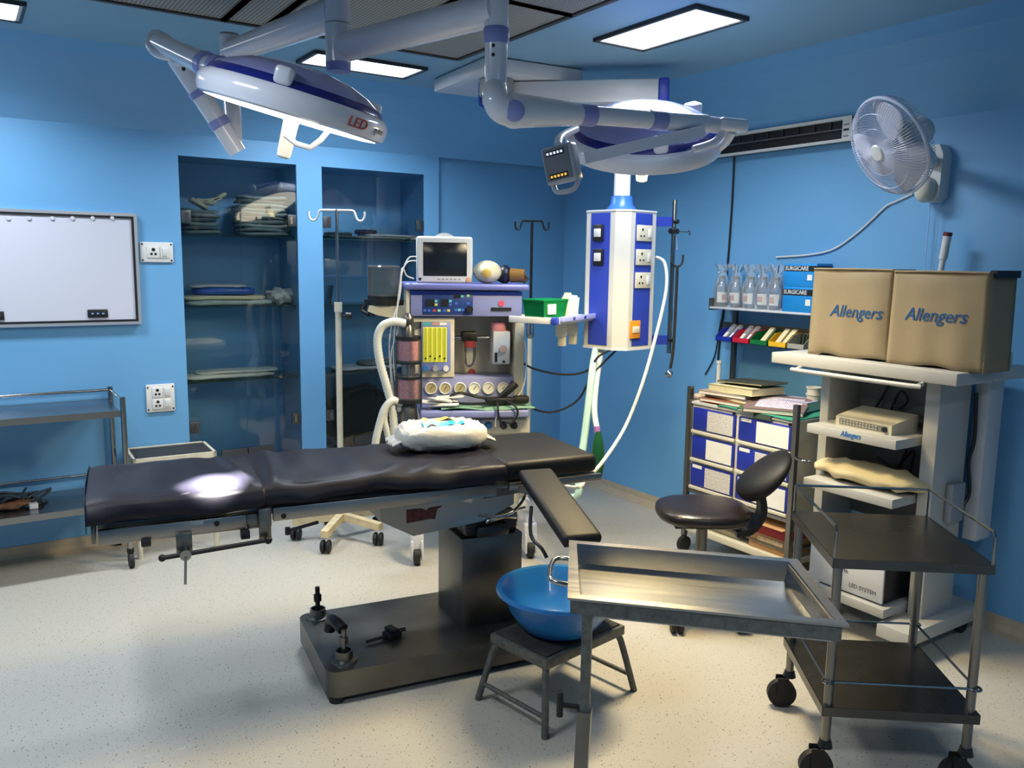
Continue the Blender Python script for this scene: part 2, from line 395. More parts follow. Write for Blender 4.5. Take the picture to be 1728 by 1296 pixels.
panel(1.575, 2.21, 4.19, 4.475, 'lit ceiling panel behind the lamp post, in front of the glass cabinets')
panel(-.31, .325, 4.16, 4.48, 'lit ceiling panel cut by the top left corner of the picture')
panel(-.30, .015, 2.0, 2.65, 'lit ceiling panel left of the air diffuser, outside the picture')
panel(.75, 1.385, -.45, -.13, 'lit ceiling panel behind the photographer, outside the picture')

# ================================================================== SURGICAL LIGHTS
def frame_from(c, z, xref):
    z = Vector(z).normalized(); x = Vector(xref); x = (x-z*x.dot(z)).normalized(); y = z.cross(x)
    M = Matrix.Identity(4)
    for i in range(3): M[i][0] = x[i]; M[i][1] = y[i]; M[i][2] = z[i]; M[i][3] = c[i]
    return M
post = at(3.0, 571, 115); PX, PY = post.x, post.y
m_ = Th('surgical_light_mount', 'white ceiling post carrying both surgical lamp arms', 'lamp mount', (PX, PY, 2.29))
MB().cyl((0, 0, .03), (0, 0, .37), .045, seg=28).build('post', LAMPW, m_)
MB().cyl((0, 0, .16), (0, 0, .164), .0462, seg=28).build('seam', GREYPL, m_)
MB().lathe([(.0, .0), (.04, .0), (.044, .006), (.045, .03), (.0, .03)], seg=28).build('end_cap', LAV, m_)
ORNG = mat('lamp_red_letters', '#b8452e', .5)
GREYL = mat('lamp_grey_letters', '#a9a9ad', .5)
def lamp_head(T, c, zdir, xref, es):
    F = frame_from(T.loc(c), zdir, xref)
    def mk():
        b = MB(); b.M = F; return b
    R = .315
    hd = mk().lathe([(R*.90, -.040), (R*.975, -.034), (R, -.012), (R, .010), (R*.97, .030), (R*.915, .040)], seg=48).build('lamp_housing', LAMPW, T)
    mk().lathe([(R*.915, .036), (R*.925, .041), (R*.90, .056), (R*.86, .064)], seg=48).build('band', NAVYB, hd)
    mk().lathe([(R*.865, .062), (R*.74, .088), (R*.55, .112), (R*.30, .128), (.0, .132)], seg=48).build('dome', LAVD, hd)
    mk().lathe([(0, -.034), (R*.9, -.034), (R*.905, -.040), (R*.80, -.044), (0, -.044)], seg=48).build('led_face', LAMPLED, hd)
    for a in (35, 155, 275):
        k = mk(); k.M = F @ Matrix.Rotation(math.radians(a), 4, 'Z')
        k.box(R*.74, R*.955, -.028, .028, .040, .096, .014, 3); k.build('clip', LAMPW, hd)
    mk().lathe([(0, -.04), (.030, -.041), (.026, -.055), (.024, -.15), (.022, -.168), (.012, -.174), (0, -.174)], seg=20).build('sterile_handle', WHITEP, hd)
    return hd, F
# ---- left lamp
C1 = at(2.8, 497, 180); S1 = atZ(.85, 362, 815)
_v = ray(497, 180).normalized(); _R = (RIGHT-_v*RIGHT.dot(_v)).normalized(); _D = _v.cross(_R)
z1 = (math.sin(math.radians(17))*_R-math.cos(math.radians(17))*_D+.035*_v).normalized()
L1 = Th('surgical_light', 'switched-on surgical lamp with a blue-grey dome tilted over the navy table end', 'surgical lamp', (PX, PY, 2.4), 0, 'ceiling-hung surgical lamps')
J1 = at(3.45, 388, 88)
def lo(p): return L1.loc(p)
MB().cyl(lo(at(3.0, 568, 22)), lo(J1), .058, .043, seg=24).build('ceiling_arm', LAMPW, L1)
b = MB(); b.cyl(lo((J1.x, J1.y, at(3.45, 388, 62).z)), lo((J1.x, J1.y, at(3.45, 388, 150).z)), .041, seg=24)
j = b.build('joint_tube', LAMPW, L1)
zt = at(3.45, 388, 62).z
MB().cyl(lo((J1.x, J1.y, zt-.002)), lo((J1.x, J1.y, zt+.008)), .04, seg=24).build('tube_cap', GREYPL, j)
jb = at(3.42, 396, 250)
MB().cyl(lo((J1.x, J1.y, at(3.45, 388, 150).z)), lo(jb), .036, .032, seg=20).build('drop_tube', LAMPW, L1)
sa0, sa1 = at(3.42, 394, 246), at(3.28, 300, 96)
MB().cyl(lo(sa0+(sa0-sa1).normalized()*.03), lo(sa1), .036, .046, seg=20).build('spring_arm', CREAM if False else LAMPW, L1)
def ring(T, p0, p1, t0, t1, r, name='ring'):
    d = p1-p0; MB().cyl(T.loc(p0+d*t0), T.loc(p0+d*t1), r, seg=22).build(name, LAV, T)
ring(L1, sa0, sa1, .22, .31, .042); ring(L1, sa0, sa1, .57, .64, .046)
k0, k1 = at(3.20, 268, 72), at(2.93, 352, 112)
ya = MB().cyl(lo(k0), lo(k1), .034, .044, seg=22); ya.sph(lo(k0), .034)
ya.cyl(lo(sa1), lo(k0+(k1-k0)*.45), .040, .036, seg=18)
ya.build('yoke_arm', LAMPW, L1)
h0 = at(3.21, 258, 62)
MB().tube([lo(at(3.2, 285, 68)), lo(at(3.22, 262, 58)), lo(at(3.2, 253, 75)), lo(at(3.17, 265, 90)), lo(at(3.15, 290, 95))], .018, 12).build('cable_loop', LAMPW, L1)
ring(L1, k0, k1, .93, 1.02, .047); 
kc = at(2.86, 376, 118)
MB().cyl(lo(k1), lo(kc), .040, seg=20).build('pivot', LAMPW, L1)
ring(L1, k1, kc, .55, .95, .045)
for p in (at(3.13, 285, 79), at(3.0, 331, 91), at(3.24, 310, 116)):
    MB().sph(lo(p-ray(330, 95).normalized()*.044), .008, seg=10, rings=6).build('screw', BLKP, L1)
hd1, F1 = lamp_head(L1, C1, z1, RIGHT, 9)
# grip loop under the rim
def onl(x, y, z): return F1 @ Vector((x, y, z))
grip = MB().tube([onl(.05, -.05, -.04), onl(.03, -.10, -.045), onl(.03, -.14, -.10), onl(.11, -.12, -.115), onl(.15, -.10, -.045)], .009, 8, 2)
grip.build('grip', LAMPW, hd1)
# lettering on the rim facing the camera
vdir = (L1.loc(CAM)-F1.translation); vl = F1.to_3x3().inverted() @ vdir; ang0 = math.atan2(vl.y, vl.x)
def rimtext(name, s, size, ang, m):
    R = .3165; Mt = F1 @ Matrix.Rotation(ang, 4, 'Z') @ Matrix.Translation((R, 0, -.002)) @ Matrix.Rotation(math.radians(90), 4, 'Z') @ RX90
    return text(name, s, size, Mt, m, hd1, shear=.25, bold=0, ext=.002)
rimtext('lettering', 'LED', .046, ang0+math.radians(38), ORNG); rimtext('lettering', 'pure', .034, ang0+math.radians(60), GREYL)
sp = bpy.data.lights.new('lamp_beam', 'SPOT'); sp.energy = SPOT_POWER; sp.spot_size = math.radians(9.4); sp.spot_blend = .4; sp.shadow_soft_size = .05; sp.color = SPOT_COLOR
so = bpy.data.objects.new('lamp_beam', sp); COL.objects.link(so); so.parent = hd1
so.matrix_local = frame_from(F1 @ Vector((0, 0, -.19)), (F1 @ Vector((0, 0, -.19)))-L1.loc(S1), (1, 0, 0))
# ---- right lamp
L2 = Th('surgical_light', 'surgical lamp with control box seen from behind, over the white pendant tube', 'surgical lamp', (PX, PY, 2.4), 0, 'ceiling-hung surgical lamps')
lo2 = L2.loc
J2 = at(2.6, 838, 15)
MB().cyl(lo2(at(3.0, 573, 82)), lo2(J2), .050, .052, seg=24).build('ceiling_arm', LAMPW, L2)
def vp(d, x, y): return at(d, x, y)
tz = lambda y: at(2.6, 836, y).z
tb = MB().cyl(lo2((J2.x, J2.y, min(2.65, tz(-60)))), lo2((J2.x, J2.y, tz(48))), .038, seg=26)
tb.build('joint_tube', LAMPW, L2)
MB().lathe([(.038, tz(46)-2.4), (.041, tz(48)-2.4), (.041, tz(68)-2.4), (.036, tz(73)-2.4)], c=(J2.x-PX, J2.y-PY, 0), seg=26).build('collar', LAV, L2)
e0 = Vector((J2.x, J2.y, tz(70))); e1 = Vector((J2.x, J2.y, tz(150)))
MB().cyl(lo2(e0), lo2(e1), .036, .034, seg=26).build('drop_tube', LAMPW, L2)
for yy in (79, 94):
    pq = Vector((J2.x, J2.y, tz(yy)))-RIGHT*.008-Vector((FWD.x, FWD.y, 0)).normalized()*.034
    MB().sph(lo2(pq), .006, seg=10, rings=6).build('screw', BLKP, L2)
el = at(2.62, 868, 187); s1 = at(2.78, 975, 193); s2 = at(3.08, 1190, 209)
MB().tube([lo2(e1+Vector((0, 0, .01))), lo2(at(2.6, 836, 165)), lo2(at(2.6, 846, 182)), lo2(el)], .045, 20, 5, taper=(.036, .052)).build('elbow', LAMPW, L2)
MB().cyl(lo2(el), lo2(s1), .054, .036, seg=26).build('spring_housing', LAMPW, L2)
MB().sph(lo2(el), .055, seg=24, rings=14).build('elbow_cap', LAMPW, L2)
dn = (CAM-el).normalized()
MB().lathe([(0, .014), (.020, .012), (.032, .004), (.034, -.012)], M=frame_from((0, 0, 0), dn, RIGHT), c=lo2(el+dn*.05), seg=28).build('pivot_disc', LAV, L2)
MB().cyl(lo2(s1), lo2(s2), .030, .034, seg=24).build('spring_arm', LAMPW, L2)
ring(L2, s1, s2, .0, .11, .036); ring(L2, s1, s2, .53, .65, .035)
blk = MB(); bm_ = frame_from(lo2(at(3.14, 1228, 213)), (0, 0, 1), RIGHT+FWD*.4); blk.M = bm_
blk.box(-.055, .07, -.045, .045, -.022, .026, .016, 3); blk.build('arm_head', LAMPW, L2)
MB().cyl(lo2(s2), lo2(at(3.13, 1215, 212)), .030, seg=18).build('arm_neck', LAMPW, L2)
C2 = at(3.36, 1086, 236); hz = -Vector((FWD.x, FWD.y, 0)).normalized()
z2 = Vector((0, 0, 1))*math.cos(math.radians(26))+hz*math.sin(math.radians(26))-RIGHT*.05
hd2, F2 = lamp_head(L2, C2, z2, RIGHT, 9)
# yoke: curved arms around the rim and a straight bar to the control box
yk = MB()
yk.tube([lo2(at(3.14, 1236, 222)), lo2(at(3.2, 1222, 243)), lo2(at(3.28, 1195, 258)), lo2(at(3.3, 1150, 268))], .016, 10, 5)
yk.tube([lo2(at(3.12, 1222, 222)), lo2(at(3.12, 1205, 240)), lo2(at(3.1, 1170, 252))], .014, 10, 5)
yk.build('yoke', LAMPW, L2)
MB().bar(lo2(at(3.02, 1188, 221)), lo2(at(2.92, 985, 267)), .022, .040).build('yoke_bar', LAMPW, L2)
bx = at(2.90, 948, 276)
fb = frame_from(lo2(bx), Vector((0, 0, 1))+RIGHT*-.22, RIGHT*1-FWD*.5)
cb = MB(); cb.M = fb; cb.box(-.058, .058, -.03, .03, -.066, .062, .01, 3); cbx = cb.build('control_box', mat('lamp_box_grey', '#a6abb6', .35), L2)
q = MB(); q.M = fb; q.box(-.052, .045, -.0325, -.029, -.055, .056, .002, 1); q.build('keypad', mat('keypad_grey', '#6f7278', .4), cbx)
for row, mm, zz in ((0, mat('led_dot_white', '#dfe6ee', .4, emit=(.8, .9, 1), es=.6), .038), (1, mat('led_dot_amber', '#e0a030', .4, emit=(1, .6, .1), es=.6), -.040)):
    s_ = MB(); s_.M = fb; s_.box(-.040, .030, -.0338, -.032, zz-.009, zz+.009); s_.build('indicator_strip', BLKP, cbx, smooth=0)
    for i in range(5):
        s_ = MB(); s_.M = fb; s_.box(-.036+i*.013, -.028+i*.013, -.0348, -.0335, zz-.004, zz+.004); s_.build('indicator', mm, cbx, smooth=0)
gh = MB(); gh.M = fb
gh.tube([(-.045, .0, -.064), (-.04, -.002, -.088), (-.01, -.002, -.096), (.03, -.002, -.092), (.05, 0, -.064)], .009, 10, 3); gh.build('grip', mat('lamp_box_grey', '#a6abb6'), cbx)
MB().tube([lo2(at(2.9, 942, 244)), lo2(at(2.95, 945, 232)), lo2(at(3.02, 958, 224)), lo2(at(3.08, 972, 218))], .014, 10, 3).build('swivel_link', LAMPW, cbx)
al = bpy.data.lights.new('lamp_area', 'AREA'); al.shape = 'DISK'; al.size = .5; al.energy = LAMP2_POWER; al.color = LAMP_COLOR; al.spread = math.radians(165)
ao = bpy.data.objects.new('lamp_area', al); COL.objects.link(ao); ao.parent = hd2; ao.matrix_local = frame_from(F2 @ Vector((0, 0, -.06)), (.62, .22, 2.1), (1, 0, 0))

# ================================================================== CEILING PENDANT
P = Th('ceiling_pendant', 'white and royal blue ceiling service pendant with power sockets', 'ceiling pendant', (3.05, 3.54, 1.175), 8)
lp = P.loc
ap0, ap1 = Vector((2.49, 4.06, 2.53)), Vector((3.17, 3.41, 2.53))
ad_ = (ap1-ap0).normalized(); an = Vector((ad_.y, -ad_.x, 0))
def obox(name, p0, p1, wid, z0, z1, m, parent, bev=.006):
    b = MB(); c = (p0+p1)/2; Mx = frame_from(P.loc(Vector((c.x, c.y, 0))), (0, 0, 1), P.I.to_3x3() @ (p1-p0)); Mx[2][3] = 0
    b.M = Mx; L = (p1-p0).length; o_ = P.o.location.z
    b.box(-L/2, L/2, -wid/2, wid/2, z0-o_, z1-o_, bev); return b.build(name, m, parent)
# ceiling plate
pc = [atZ(2.6, 730, 150), atZ(2.6, 845, 120), atZ(2.6, 985, 137)]
pcn = (pc[0]+pc[2])/2
obox('ceiling_plate', Vector((pcn.x-.29, pcn.y+.02, 0)), Vector((pcn.x+.29, pcn.y-.02, 0)), .66, 2.585, 2.655, WHITEM, P, .004)
MB().cyl(lp((pcn.x-.16, pcn.y-.15, 2.5)), lp((pcn.x-.16, pcn.y-.15, 2.6)), .09, seg=28).build('pivot', GREYPL, P)
arm = obox('arm', ap0, ap1, .15, 2.465, 2.58, WHITEM, P, .008)
obox('arm_end', ap1, ap1+ad_*.055, .156, 2.46, 2.585, BLUEP, arm, .012)
obox('arm_end', ap0-ad_*.02, ap0, .156, 2.46, 2.585, BLUEP, arm, .012)
MB().cyl((0, 0, .78), (0, 0, 1.30), .045, seg=28).build('tube', LAMPW, P)
MB().lathe([(.080, .722), (.080, .744), (.062, .765), (.057, .81), (.047, .812)], seg=32).build('collar', CYANB, P)
H_, Cc = .161, .059
octo = [(-H_+Cc, -H_), (H_-Cc, -H_), (H_, -H_+Cc), (H_, H_-Cc), (H_-Cc, H_), (-H_+Cc, H_), (-H_, H_-Cc), (-H_, -H_+Cc)]
MB().prism(octo, 0, .722).build('column', mat('pendant_white', '#c6c4bd', .32), P, smooth=30)
MB().prism([(x*1.02, y*1.02) for x, y in octo], -.012, .0).build('column_cap', WHITEM, P); MB().prism([(x*1.02, y*1.02) for x, y in octo], .722, .731).build('column_cap', WHITEM, P)
f_ = MB().box(-.068, .068, -H_-.003, -H_+.01, .012, .715).build('front_strip', BLUEP, P, smooth=0)
l_ = MB().box(-H_-.003, -H_+.01, -.068, .068, .012, .715).build('side_strip', BLUEP, P, smooth=0)
def socket_plate(T, cx, cz, y, w_, h_, parent, m=SOCKET, switch=True, holes=3):
    pl = MB().box(cx-w_/2, cx+w_/2, y-.008, y, cz-h_/2, cz+h_/2, .003).build('socket', m, parent)
    hh = MB(); hx = cx-(.16*w_ if switch else 0)
    for dx, dz, r in ((0, .22, .055), (-.13, -.18, .045), (.13, -.18, .045)):
        hh.cyl((hx+dx*w_*.8, y-.0095, cz+dz*h_), (hx+dx*w_*.8, y-.005, cz+dz*h_), r*w_, seg=10)
    hh.build('pin_holes', BLKP, pl)
    if switch:
        MB().box(cx+.22*w_, cx+.40*w_, y-.012, y-.006, cz-.28*h_, cz+.28*h_, .002).build('rocker_switch', WHITEP, pl)
    return pl
for yy in (393, 434, 473):
    r = P.rect(-H_, 1056, yy-13, 1092, yy+13); socket_plate(P, 0, (r[2]+r[3])/2-0, -H_-.003, .125, .084, f_, IVORY)
r = P.rect(-H_, 1062, 541, 1078, 571)
op = MB().box(r[0], r[1], -H_-.012, -H_, r[2], r[3], .003).build('data_outlet', mat('orange_outlet', '#d98a1e', .4), f_)
MB().box(r[0]+.012, r[1]-.012, -H_-.016, -H_-.01, r[2]+.03, r[3]-.03, .002).build('outlet_port', IVORY, op)
for yy in (393, 434):
    h = P.hit(0, -H_, 1011, yy)
    s = MB().box(-H_-.014, -H_, h.y-.035, h.y+.035, h.z-.044, h.z+.044, .004).build('gas_socket', BLKP, l_)
    MB().box(-H_-.018, -H_-.01, h.y-.024, h.y+.024, h.z-.022, h.z+.022, .003).build('socket_insert', WHITEP, s)
# shelf
zs = 1.337
Q0, Q1, Q2 = atZ(zs, 936, 541), atZ(zs, 1044, 529), atZ(zs, 876, 527)
u = (Q1-Q0); Q1 = Q0+u.normalized()*.40; vdir2 = Vector((-u.y, u.x, 0)).normalized(); Q2 = Q0+vdir2*.26
Q3 = Q1+vdir2*.26
fs_ = frame_from(lp(Vector((Q0.x, Q0.y, zs))), (0, 0, 1), P.I.to_3x3() @ u)
sh = MB(); sh.M = fs_; Ls, Ws = .50, .26
sh.box(0, Ls, 0, Ws, -.006, .006, .003); shelf = sh.build('shelf', WHITEM, P)
fr = MB(); fr.M = fs_; fr.box(-.012, Ls, -.014, 0, -.020, .014, .004); fr.box(-.014, 0, -.012, Ws, -.020, .014, .004); fr.build('shelf_rim', WHITEM, shelf)
ra = MB(); ra.M = fs_; ra.box(.03, Ls, -.028, -.012, -.010, .018, .004); ra.build('rail', LAV, shelf)
cr = MB(); cr.M = fs_; cr.box(-.022, .012, -.022, .012, -.022, .016, .006); cr.build('corner_guard', BLUEP, shelf)
for xx in (.16, .29):
    bt = MB(); bt.M = fs_; bt.cyl((xx, -.034, .004), (xx, -.026, .004), .008, seg=12); bt.build('knob', NAVYB, shelf)
for xx in (.20, .33):
    bt = MB(); bt.M = fs_; bt.box(xx, xx+.045, .05, .10, -.10, -.006, .004); bt.box(xx+.008, xx+.037, .05, .09, -.15, -.1, .004); bt.build('shelf_bracket', IVORY, shelf)
# drip pole on the right, with its brackets
pol = at(4.601, 1139, 345)
pol = Vector((pol.x, pol.y, 0)); lpz = lp(Vector((pol.x, pol.y, 1.175)))
MB().cyl((lpz.x, lpz.y, at(4.601, 1139, 600).z-1.175), (lpz.x, lpz.y, at(4.601, 1139, 338).z-1.175), .013, seg=14).build('drip_pole', CHROME, P)
for y0 in (374, 577):
    zz = at(4.601, 1139, y0).z-1.175
    br = MB().bar((H_-.02, lpz.y*.4, zz), (lpz.x+.012, lpz.y, zz), .012, .052).build('bracket', BLUEP, P)
    MB().cyl((lpz.x-.004, lpz.y-.03, zz), (lpz.x-.004, lpz.y-.005, zz), .012, seg=12).build('clamp_screw', BLKP, br)
zh = at(4.601, 1139, 390).z-1.175
hk = MB().cyl((lpz.x-.03, lpz.y, zh), (lpz.x+.03, lpz.y, zh), .016, seg=12)
hk.build('clamp', BLKP, P)
MB().tube([(lpz.x, lpz.y, zh), (lpz.x+.12, lpz.y, zh), (lpz.x+.138, lpz.y, zh+.008), (lpz.x+.146, lpz.y, zh-.006), (lpz.x+.14, lpz.y, zh-.016)], .004, 6, 3).build('hook', CHROME, P)
MB().tube([(lpz.x+.02, lpz.y, zh), (lpz.x+.03, lpz.y, zh-.05), (lpz.x+.036, lpz.y, zh-.10)], .0015, 5, 3).build('hanging_wire', WHITEP, P)
# things hanging at the pendant
z_ = lambda y: at(4.558, 1139, y).z
sx = Vector((pol.x, pol.y, 0))
st = MB()
tp = [at(4.558, 1134, 430), at(4.548, 1134, 444), at(4.548, 1143, 450), at(4.548, 1151, 444), at(4.548, 1153, 430)]
st.tube(tp, .006, 8, 4)
st.tube([at(4.548, 1143, 450), at(4.548, 1140, 520), at(4.548, 1136, 590), at(4.548, 1131, 622)], .008, 8, 4)
o = st.build('stethoscope', RUBBER); tag(o, 'black stethoscope hanging from the pendant drip pole', 'stethoscope')
MB().lathe([(0, -.02), (.018, -.018), (.022, -.004), (.014, .006), (.006, .02), (0, .02)], c=at(4.548, 1130, 632), M=frame_from((0, 0, 0), RIGHT*.3-FWD+Vector((0, 0, -.3)), RIGHT), seg=18).build('chestpiece', CHROME, o)
def cable(name, pts, r, m, label, cat, seg=8, sm=6):
    o = MB().tube(pts, r, seg, sm).build(name, m); tag(o, label, cat); return o
HOSE = mat('grey_white_hose', '#c9cbbd', .4); HOSEG = mat('pale_green_hose', '#a9c8bb', .4)
cable('gas_hose', [at(4.548, 1108, 434), at(4.494, 1122, 445), at(4.441, 1124, 490), at(4.387, 1106, 570), at(4.333, 1083, 650), at(4.280, 1055, 720), at(3.95, 1020, 775), at(3.9, 990, 808), at(3.9, 962, 822), Vector((2.50, 3.74, .50)), Vector((2.42, 3.92, .50))], .009, HOSE, 'white hose looping from the pendant side down to the floor behind the table', 'hose')
cable('gas_hose', [at(4.62, 1006, 583), at(4.441, 1000, 620), at(4.387, 993, 680), at(4.366, 985, 745), at(4.333, 976, 800), at(4.333, 964, 840), Vector((2.50, 3.80, .45)), Vector((2.40, 3.95, .40))], .020, HOSEG, 'pale green thick hose hanging under the pendant column', 'hose')
cable('gas_hose', [at(4.60, 1016, 583), at(4.45, 1007, 640), at(4.36, 1003, 690), at(4.280, 1007, 722)], .015, HOSE, 'cream corrugated tube under the pendant ending in a green bag', 'hose')
bagm = mat('green_breathing_bag', '#0f4a26', .35)
o = MB().lathe([(.012, .10), (.016, .085), (.026, .05), (.033, .0), (.034, -.08), (.026, -.13), (.0, -.145)], c=at(4.280, 1009, 760), seg=20).build('breathing_bag', bagm); tag(o, 'dark green breathing bag hanging beside the head of the table', 'breathing bag')
MB().cyl(at(4.280, 1007, 719), at(4.280, 1008, 730), .016, seg=16).build('bag_collar', mat('violet_collar', '#9a6aa8', .4), o)
cable('power_cable', [at(4.654, 872, 605), at(4.601, 900, 622), at(4.548, 950, 632), at(4.494, 990, 626), at(4.441, 1012, 600), Vector(P.M @ Vector((-.02, -.05, 0)))], .006, BLKP, 'upper black cable sagging between anaesthesia machine and pendant', 'cable')
cable('power_cable', [at(4.654, 875, 672), at(4.601, 900, 690), at(4.548, 935, 695), at(4.494, 975, 675), at(4.462, 1002, 630), Vector(P.M @ Vector((.0, -.03, 0)))], .006, BLKP, 'lower black cable sagging between anaesthesia machine and pendant', 'cable')

# things on the pendant shelf
gm = glass_mat('green_translucent_plastic', (.03, .42, .14), .8, .45, (.01, .30, .09))
fsw = P.M @ fs_
def on_shelf(x, y): return fsw @ Vector((x, y, .0062))
gb = Th('green_box', 'translucent green plastic box with a white label on the pendant shelf', 'plastic box', on_shelf(.085, .10), 8+math.degrees(math.atan2(fs_[1][0], fs_[0][0]))-10)
def tub(mb, w0, d0, w1, d1, h, t=.003):      # open flaring tub
    o0 = [(-w0/2, -d0/2), (w0/2, -d0/2), (w0/2, d0/2), (-w0/2, d0/2)]; o1 = [(-w1/2, -d1/2), (w1/2, -d1/2), (w1/2, d1/2), (-w1/2, d1/2)]
    vs = [(x, y, 0) for x, y in o0]+[(x, y, h) for x, y in o1]+[(x*(1-2*t/w1), y*(1-2*t/d1), h) for x, y in o1]+[(x*(1-2*t/w0), y*(1-2*t/d0), t) for x, y in o0]
    fs = [(3, 2, 1, 0)]+[(i, (i+1) % 4, 4+(i+1) % 4, 4+i) for i in range(4)]+[(4+i, 4+(i+1) % 4, 8+(i+1) % 4, 8+i) for i in range(4)]+[(8+i, 8+(i+1) % 4, 12+(i+1) % 4, 12+i) for i in range(4)]+[(12, 13, 14, 15)]
    return mb.add(vs, fs)
tub(MB(), .175, .12, .205, .14, .095).build('tub', gm, gb, smooth=0)
MB().box(-.105, .105, -.072, .072, .084, .097, .004).build('rim', gm, gb)
MB().box(-.068, -.004, -.0735, -.066, .022, .072, .001).build('label', PAPER, gb)
MB().box(.02, .05, -.045, .0, .006, .066, .002).build('content', mat('bright_green', '#2fc45a', .5), gb)
o = Th('paper_packet', 'open packet of white syringe wrappers standing on the pendant shelf', 'packet', on_shelf(.275, .06), 8)
for i in range(6):
    b = MB(); b.M = Matrix.Translation((-.03+.012*i, random.uniform(-.012, .012), 0)) @ Matrix.Rotation(random.uniform(-.1, .1), 4, 'Y')
    b.box(-.008, .008, -.02, .02, 0, .135-random.uniform(0, .035), .002); b.build('wrapper', PAPER if i % 3 else CREAMPAPER, o)
o = Th('pill_bottle', 'small grey canister with white lid beside the syringe wrappers', 'bottle', on_shelf(.20, .07), 0)
MB().cyl((0, 0, 0), (0, 0, .062), .017, seg=18).build('body', mat('grey_canister', '#a8a596', .5), o); MB().cyl((0, 0, .062), (0, 0, .075), .018, seg=18).build('lid', WHITEP, o)

# ================================================================== OPERATING TABLE
T = Th('operating_table', 'steel operating table with navy draped padding and black head section', 'operating table', (1.77, 2.93, 0), -8.5)
def rpoly(x0, x1, y0, y1, r, n=5):
    p = []
    for cx, cy, a in ((x1-r, y1-r, 0), (x0+r, y1-r, 90), (x0+r, y0+r, 180), (x1-r, y0+r, 270)):
        for i in range(n+1):
            t = math.radians(a+90*i/n); p.append((cx+r*math.cos(t), cy+r*math.sin(t)))
    return p
MB().prism(rpoly(-.70, .28, -.30, .27, .05), .03, .13).build('base', STEELR, T)
MB().prism(rpoly(-.66, .24, -.27, .24, .04), .004, .03).build('base_skirt', RUBBER, T)
for x, y in ((-.66, -.26), (-.66, .22), (.24, -.26), (.24, .22)): MB().cyl((x, y, 0), (x, y, .032), .028, seg=14).build('foot', RUBBER, T)
MB().box(-.115, .155, -.14, .14, .12, .512, .004).build('column', STEELR, T)
MB().box(-.095, .135, -.12, .12, .512, .60, .003).build('bellows', DARKM, T)
MB().box(-.10, .0, -.145, -.10, .52, .60, .01).build('lock_block', DARKM, T)
# steel housing under the top (sloping lower edge) with its worn red plate
hb = MB().prism([(-.47, .735), (-.47, .648), (-.34, .575), (-.05, .60), (.085, .655), (.085, .735)], -.20, .20, RX90)
hb.build('housing', STEEL, T)
r = T.rect(-.2, 686, 857, 746, 879)
MB().prism([(r[0], r[2]), (r[0]+.10, r[2]+.006), (r[1]-.03, r[2]+.002), (r[1]-.02, r[3]-.01), (r[1], r[3]), (r[0]+.09, r[3]-.002), (r[0]+.08, r[3]-.012), (r[0]+.06, r[3]), (r[0], r[3])], .199, .203, RX90).build('worn_plate', mat('worn_red_plate', '#4d2018', .55, .2, var=.6, vscale=60), T)
MB().prism([(-.05, .735), (-.05, .69), (.40, .715), (.40, .735)], -.20, .2, RX90).build('head_frame', STEELD, T)
MB().box(-1.42, .44, -.235, .235, .735, .765, .004).build('top_frame', STEELD, T)
# side rails
MB().box(-1.418, -.965, -.285, -.262, .706, .757, .004).build('side_rail', STEEL, T)
MB().box(-.875, -.03, -.285, -.262, .722, .770, .004).build('side_rail', STEEL, T)
MB().box(-.962, -.878, -.27, -.25, .70, .752, .004).build('hinge_plate', STEELD, T)
MB().box(-.985, -.955, -.30, -.27, .675, .705, .003).build('rail_stop', BLKP, T)
MB().box(-1.295, -1.265, -.30, -.27, .690, .712, .003).build('rail_stop', BLKP, T)
for x in (-1.06, -.84): MB().cyl((x, -.289, .738), (x, -.284, .738), .009, seg=12).build('rail_screw', DARKM, T)
MB().box(.03, .45, -.275, -.255, .735, .765, .003).build('side_rail', STEEL, T)
MB().box(-1.42, .44, .262, .285, .72, .765, .004).build('side_rail', STEEL, T)
MB().box(-1.44, -1.425, -.24, .24, .70, .76, .003).build('end_plate', STEELD, T)
# mattress sections
MB().box(-1.44, -.915, -.26, .26, .768, .845, .02, 3).build('leg_pad', NAVYCL, T)
MB().box(-.905, .0, -.26, .26, .768, .845, .02, 3).build('body_pad', NAVYCL, T)
MB().box(.01, .435, -.265, .255, .770, .845, .022, 3).build('head_pad', BLKLEA, T)
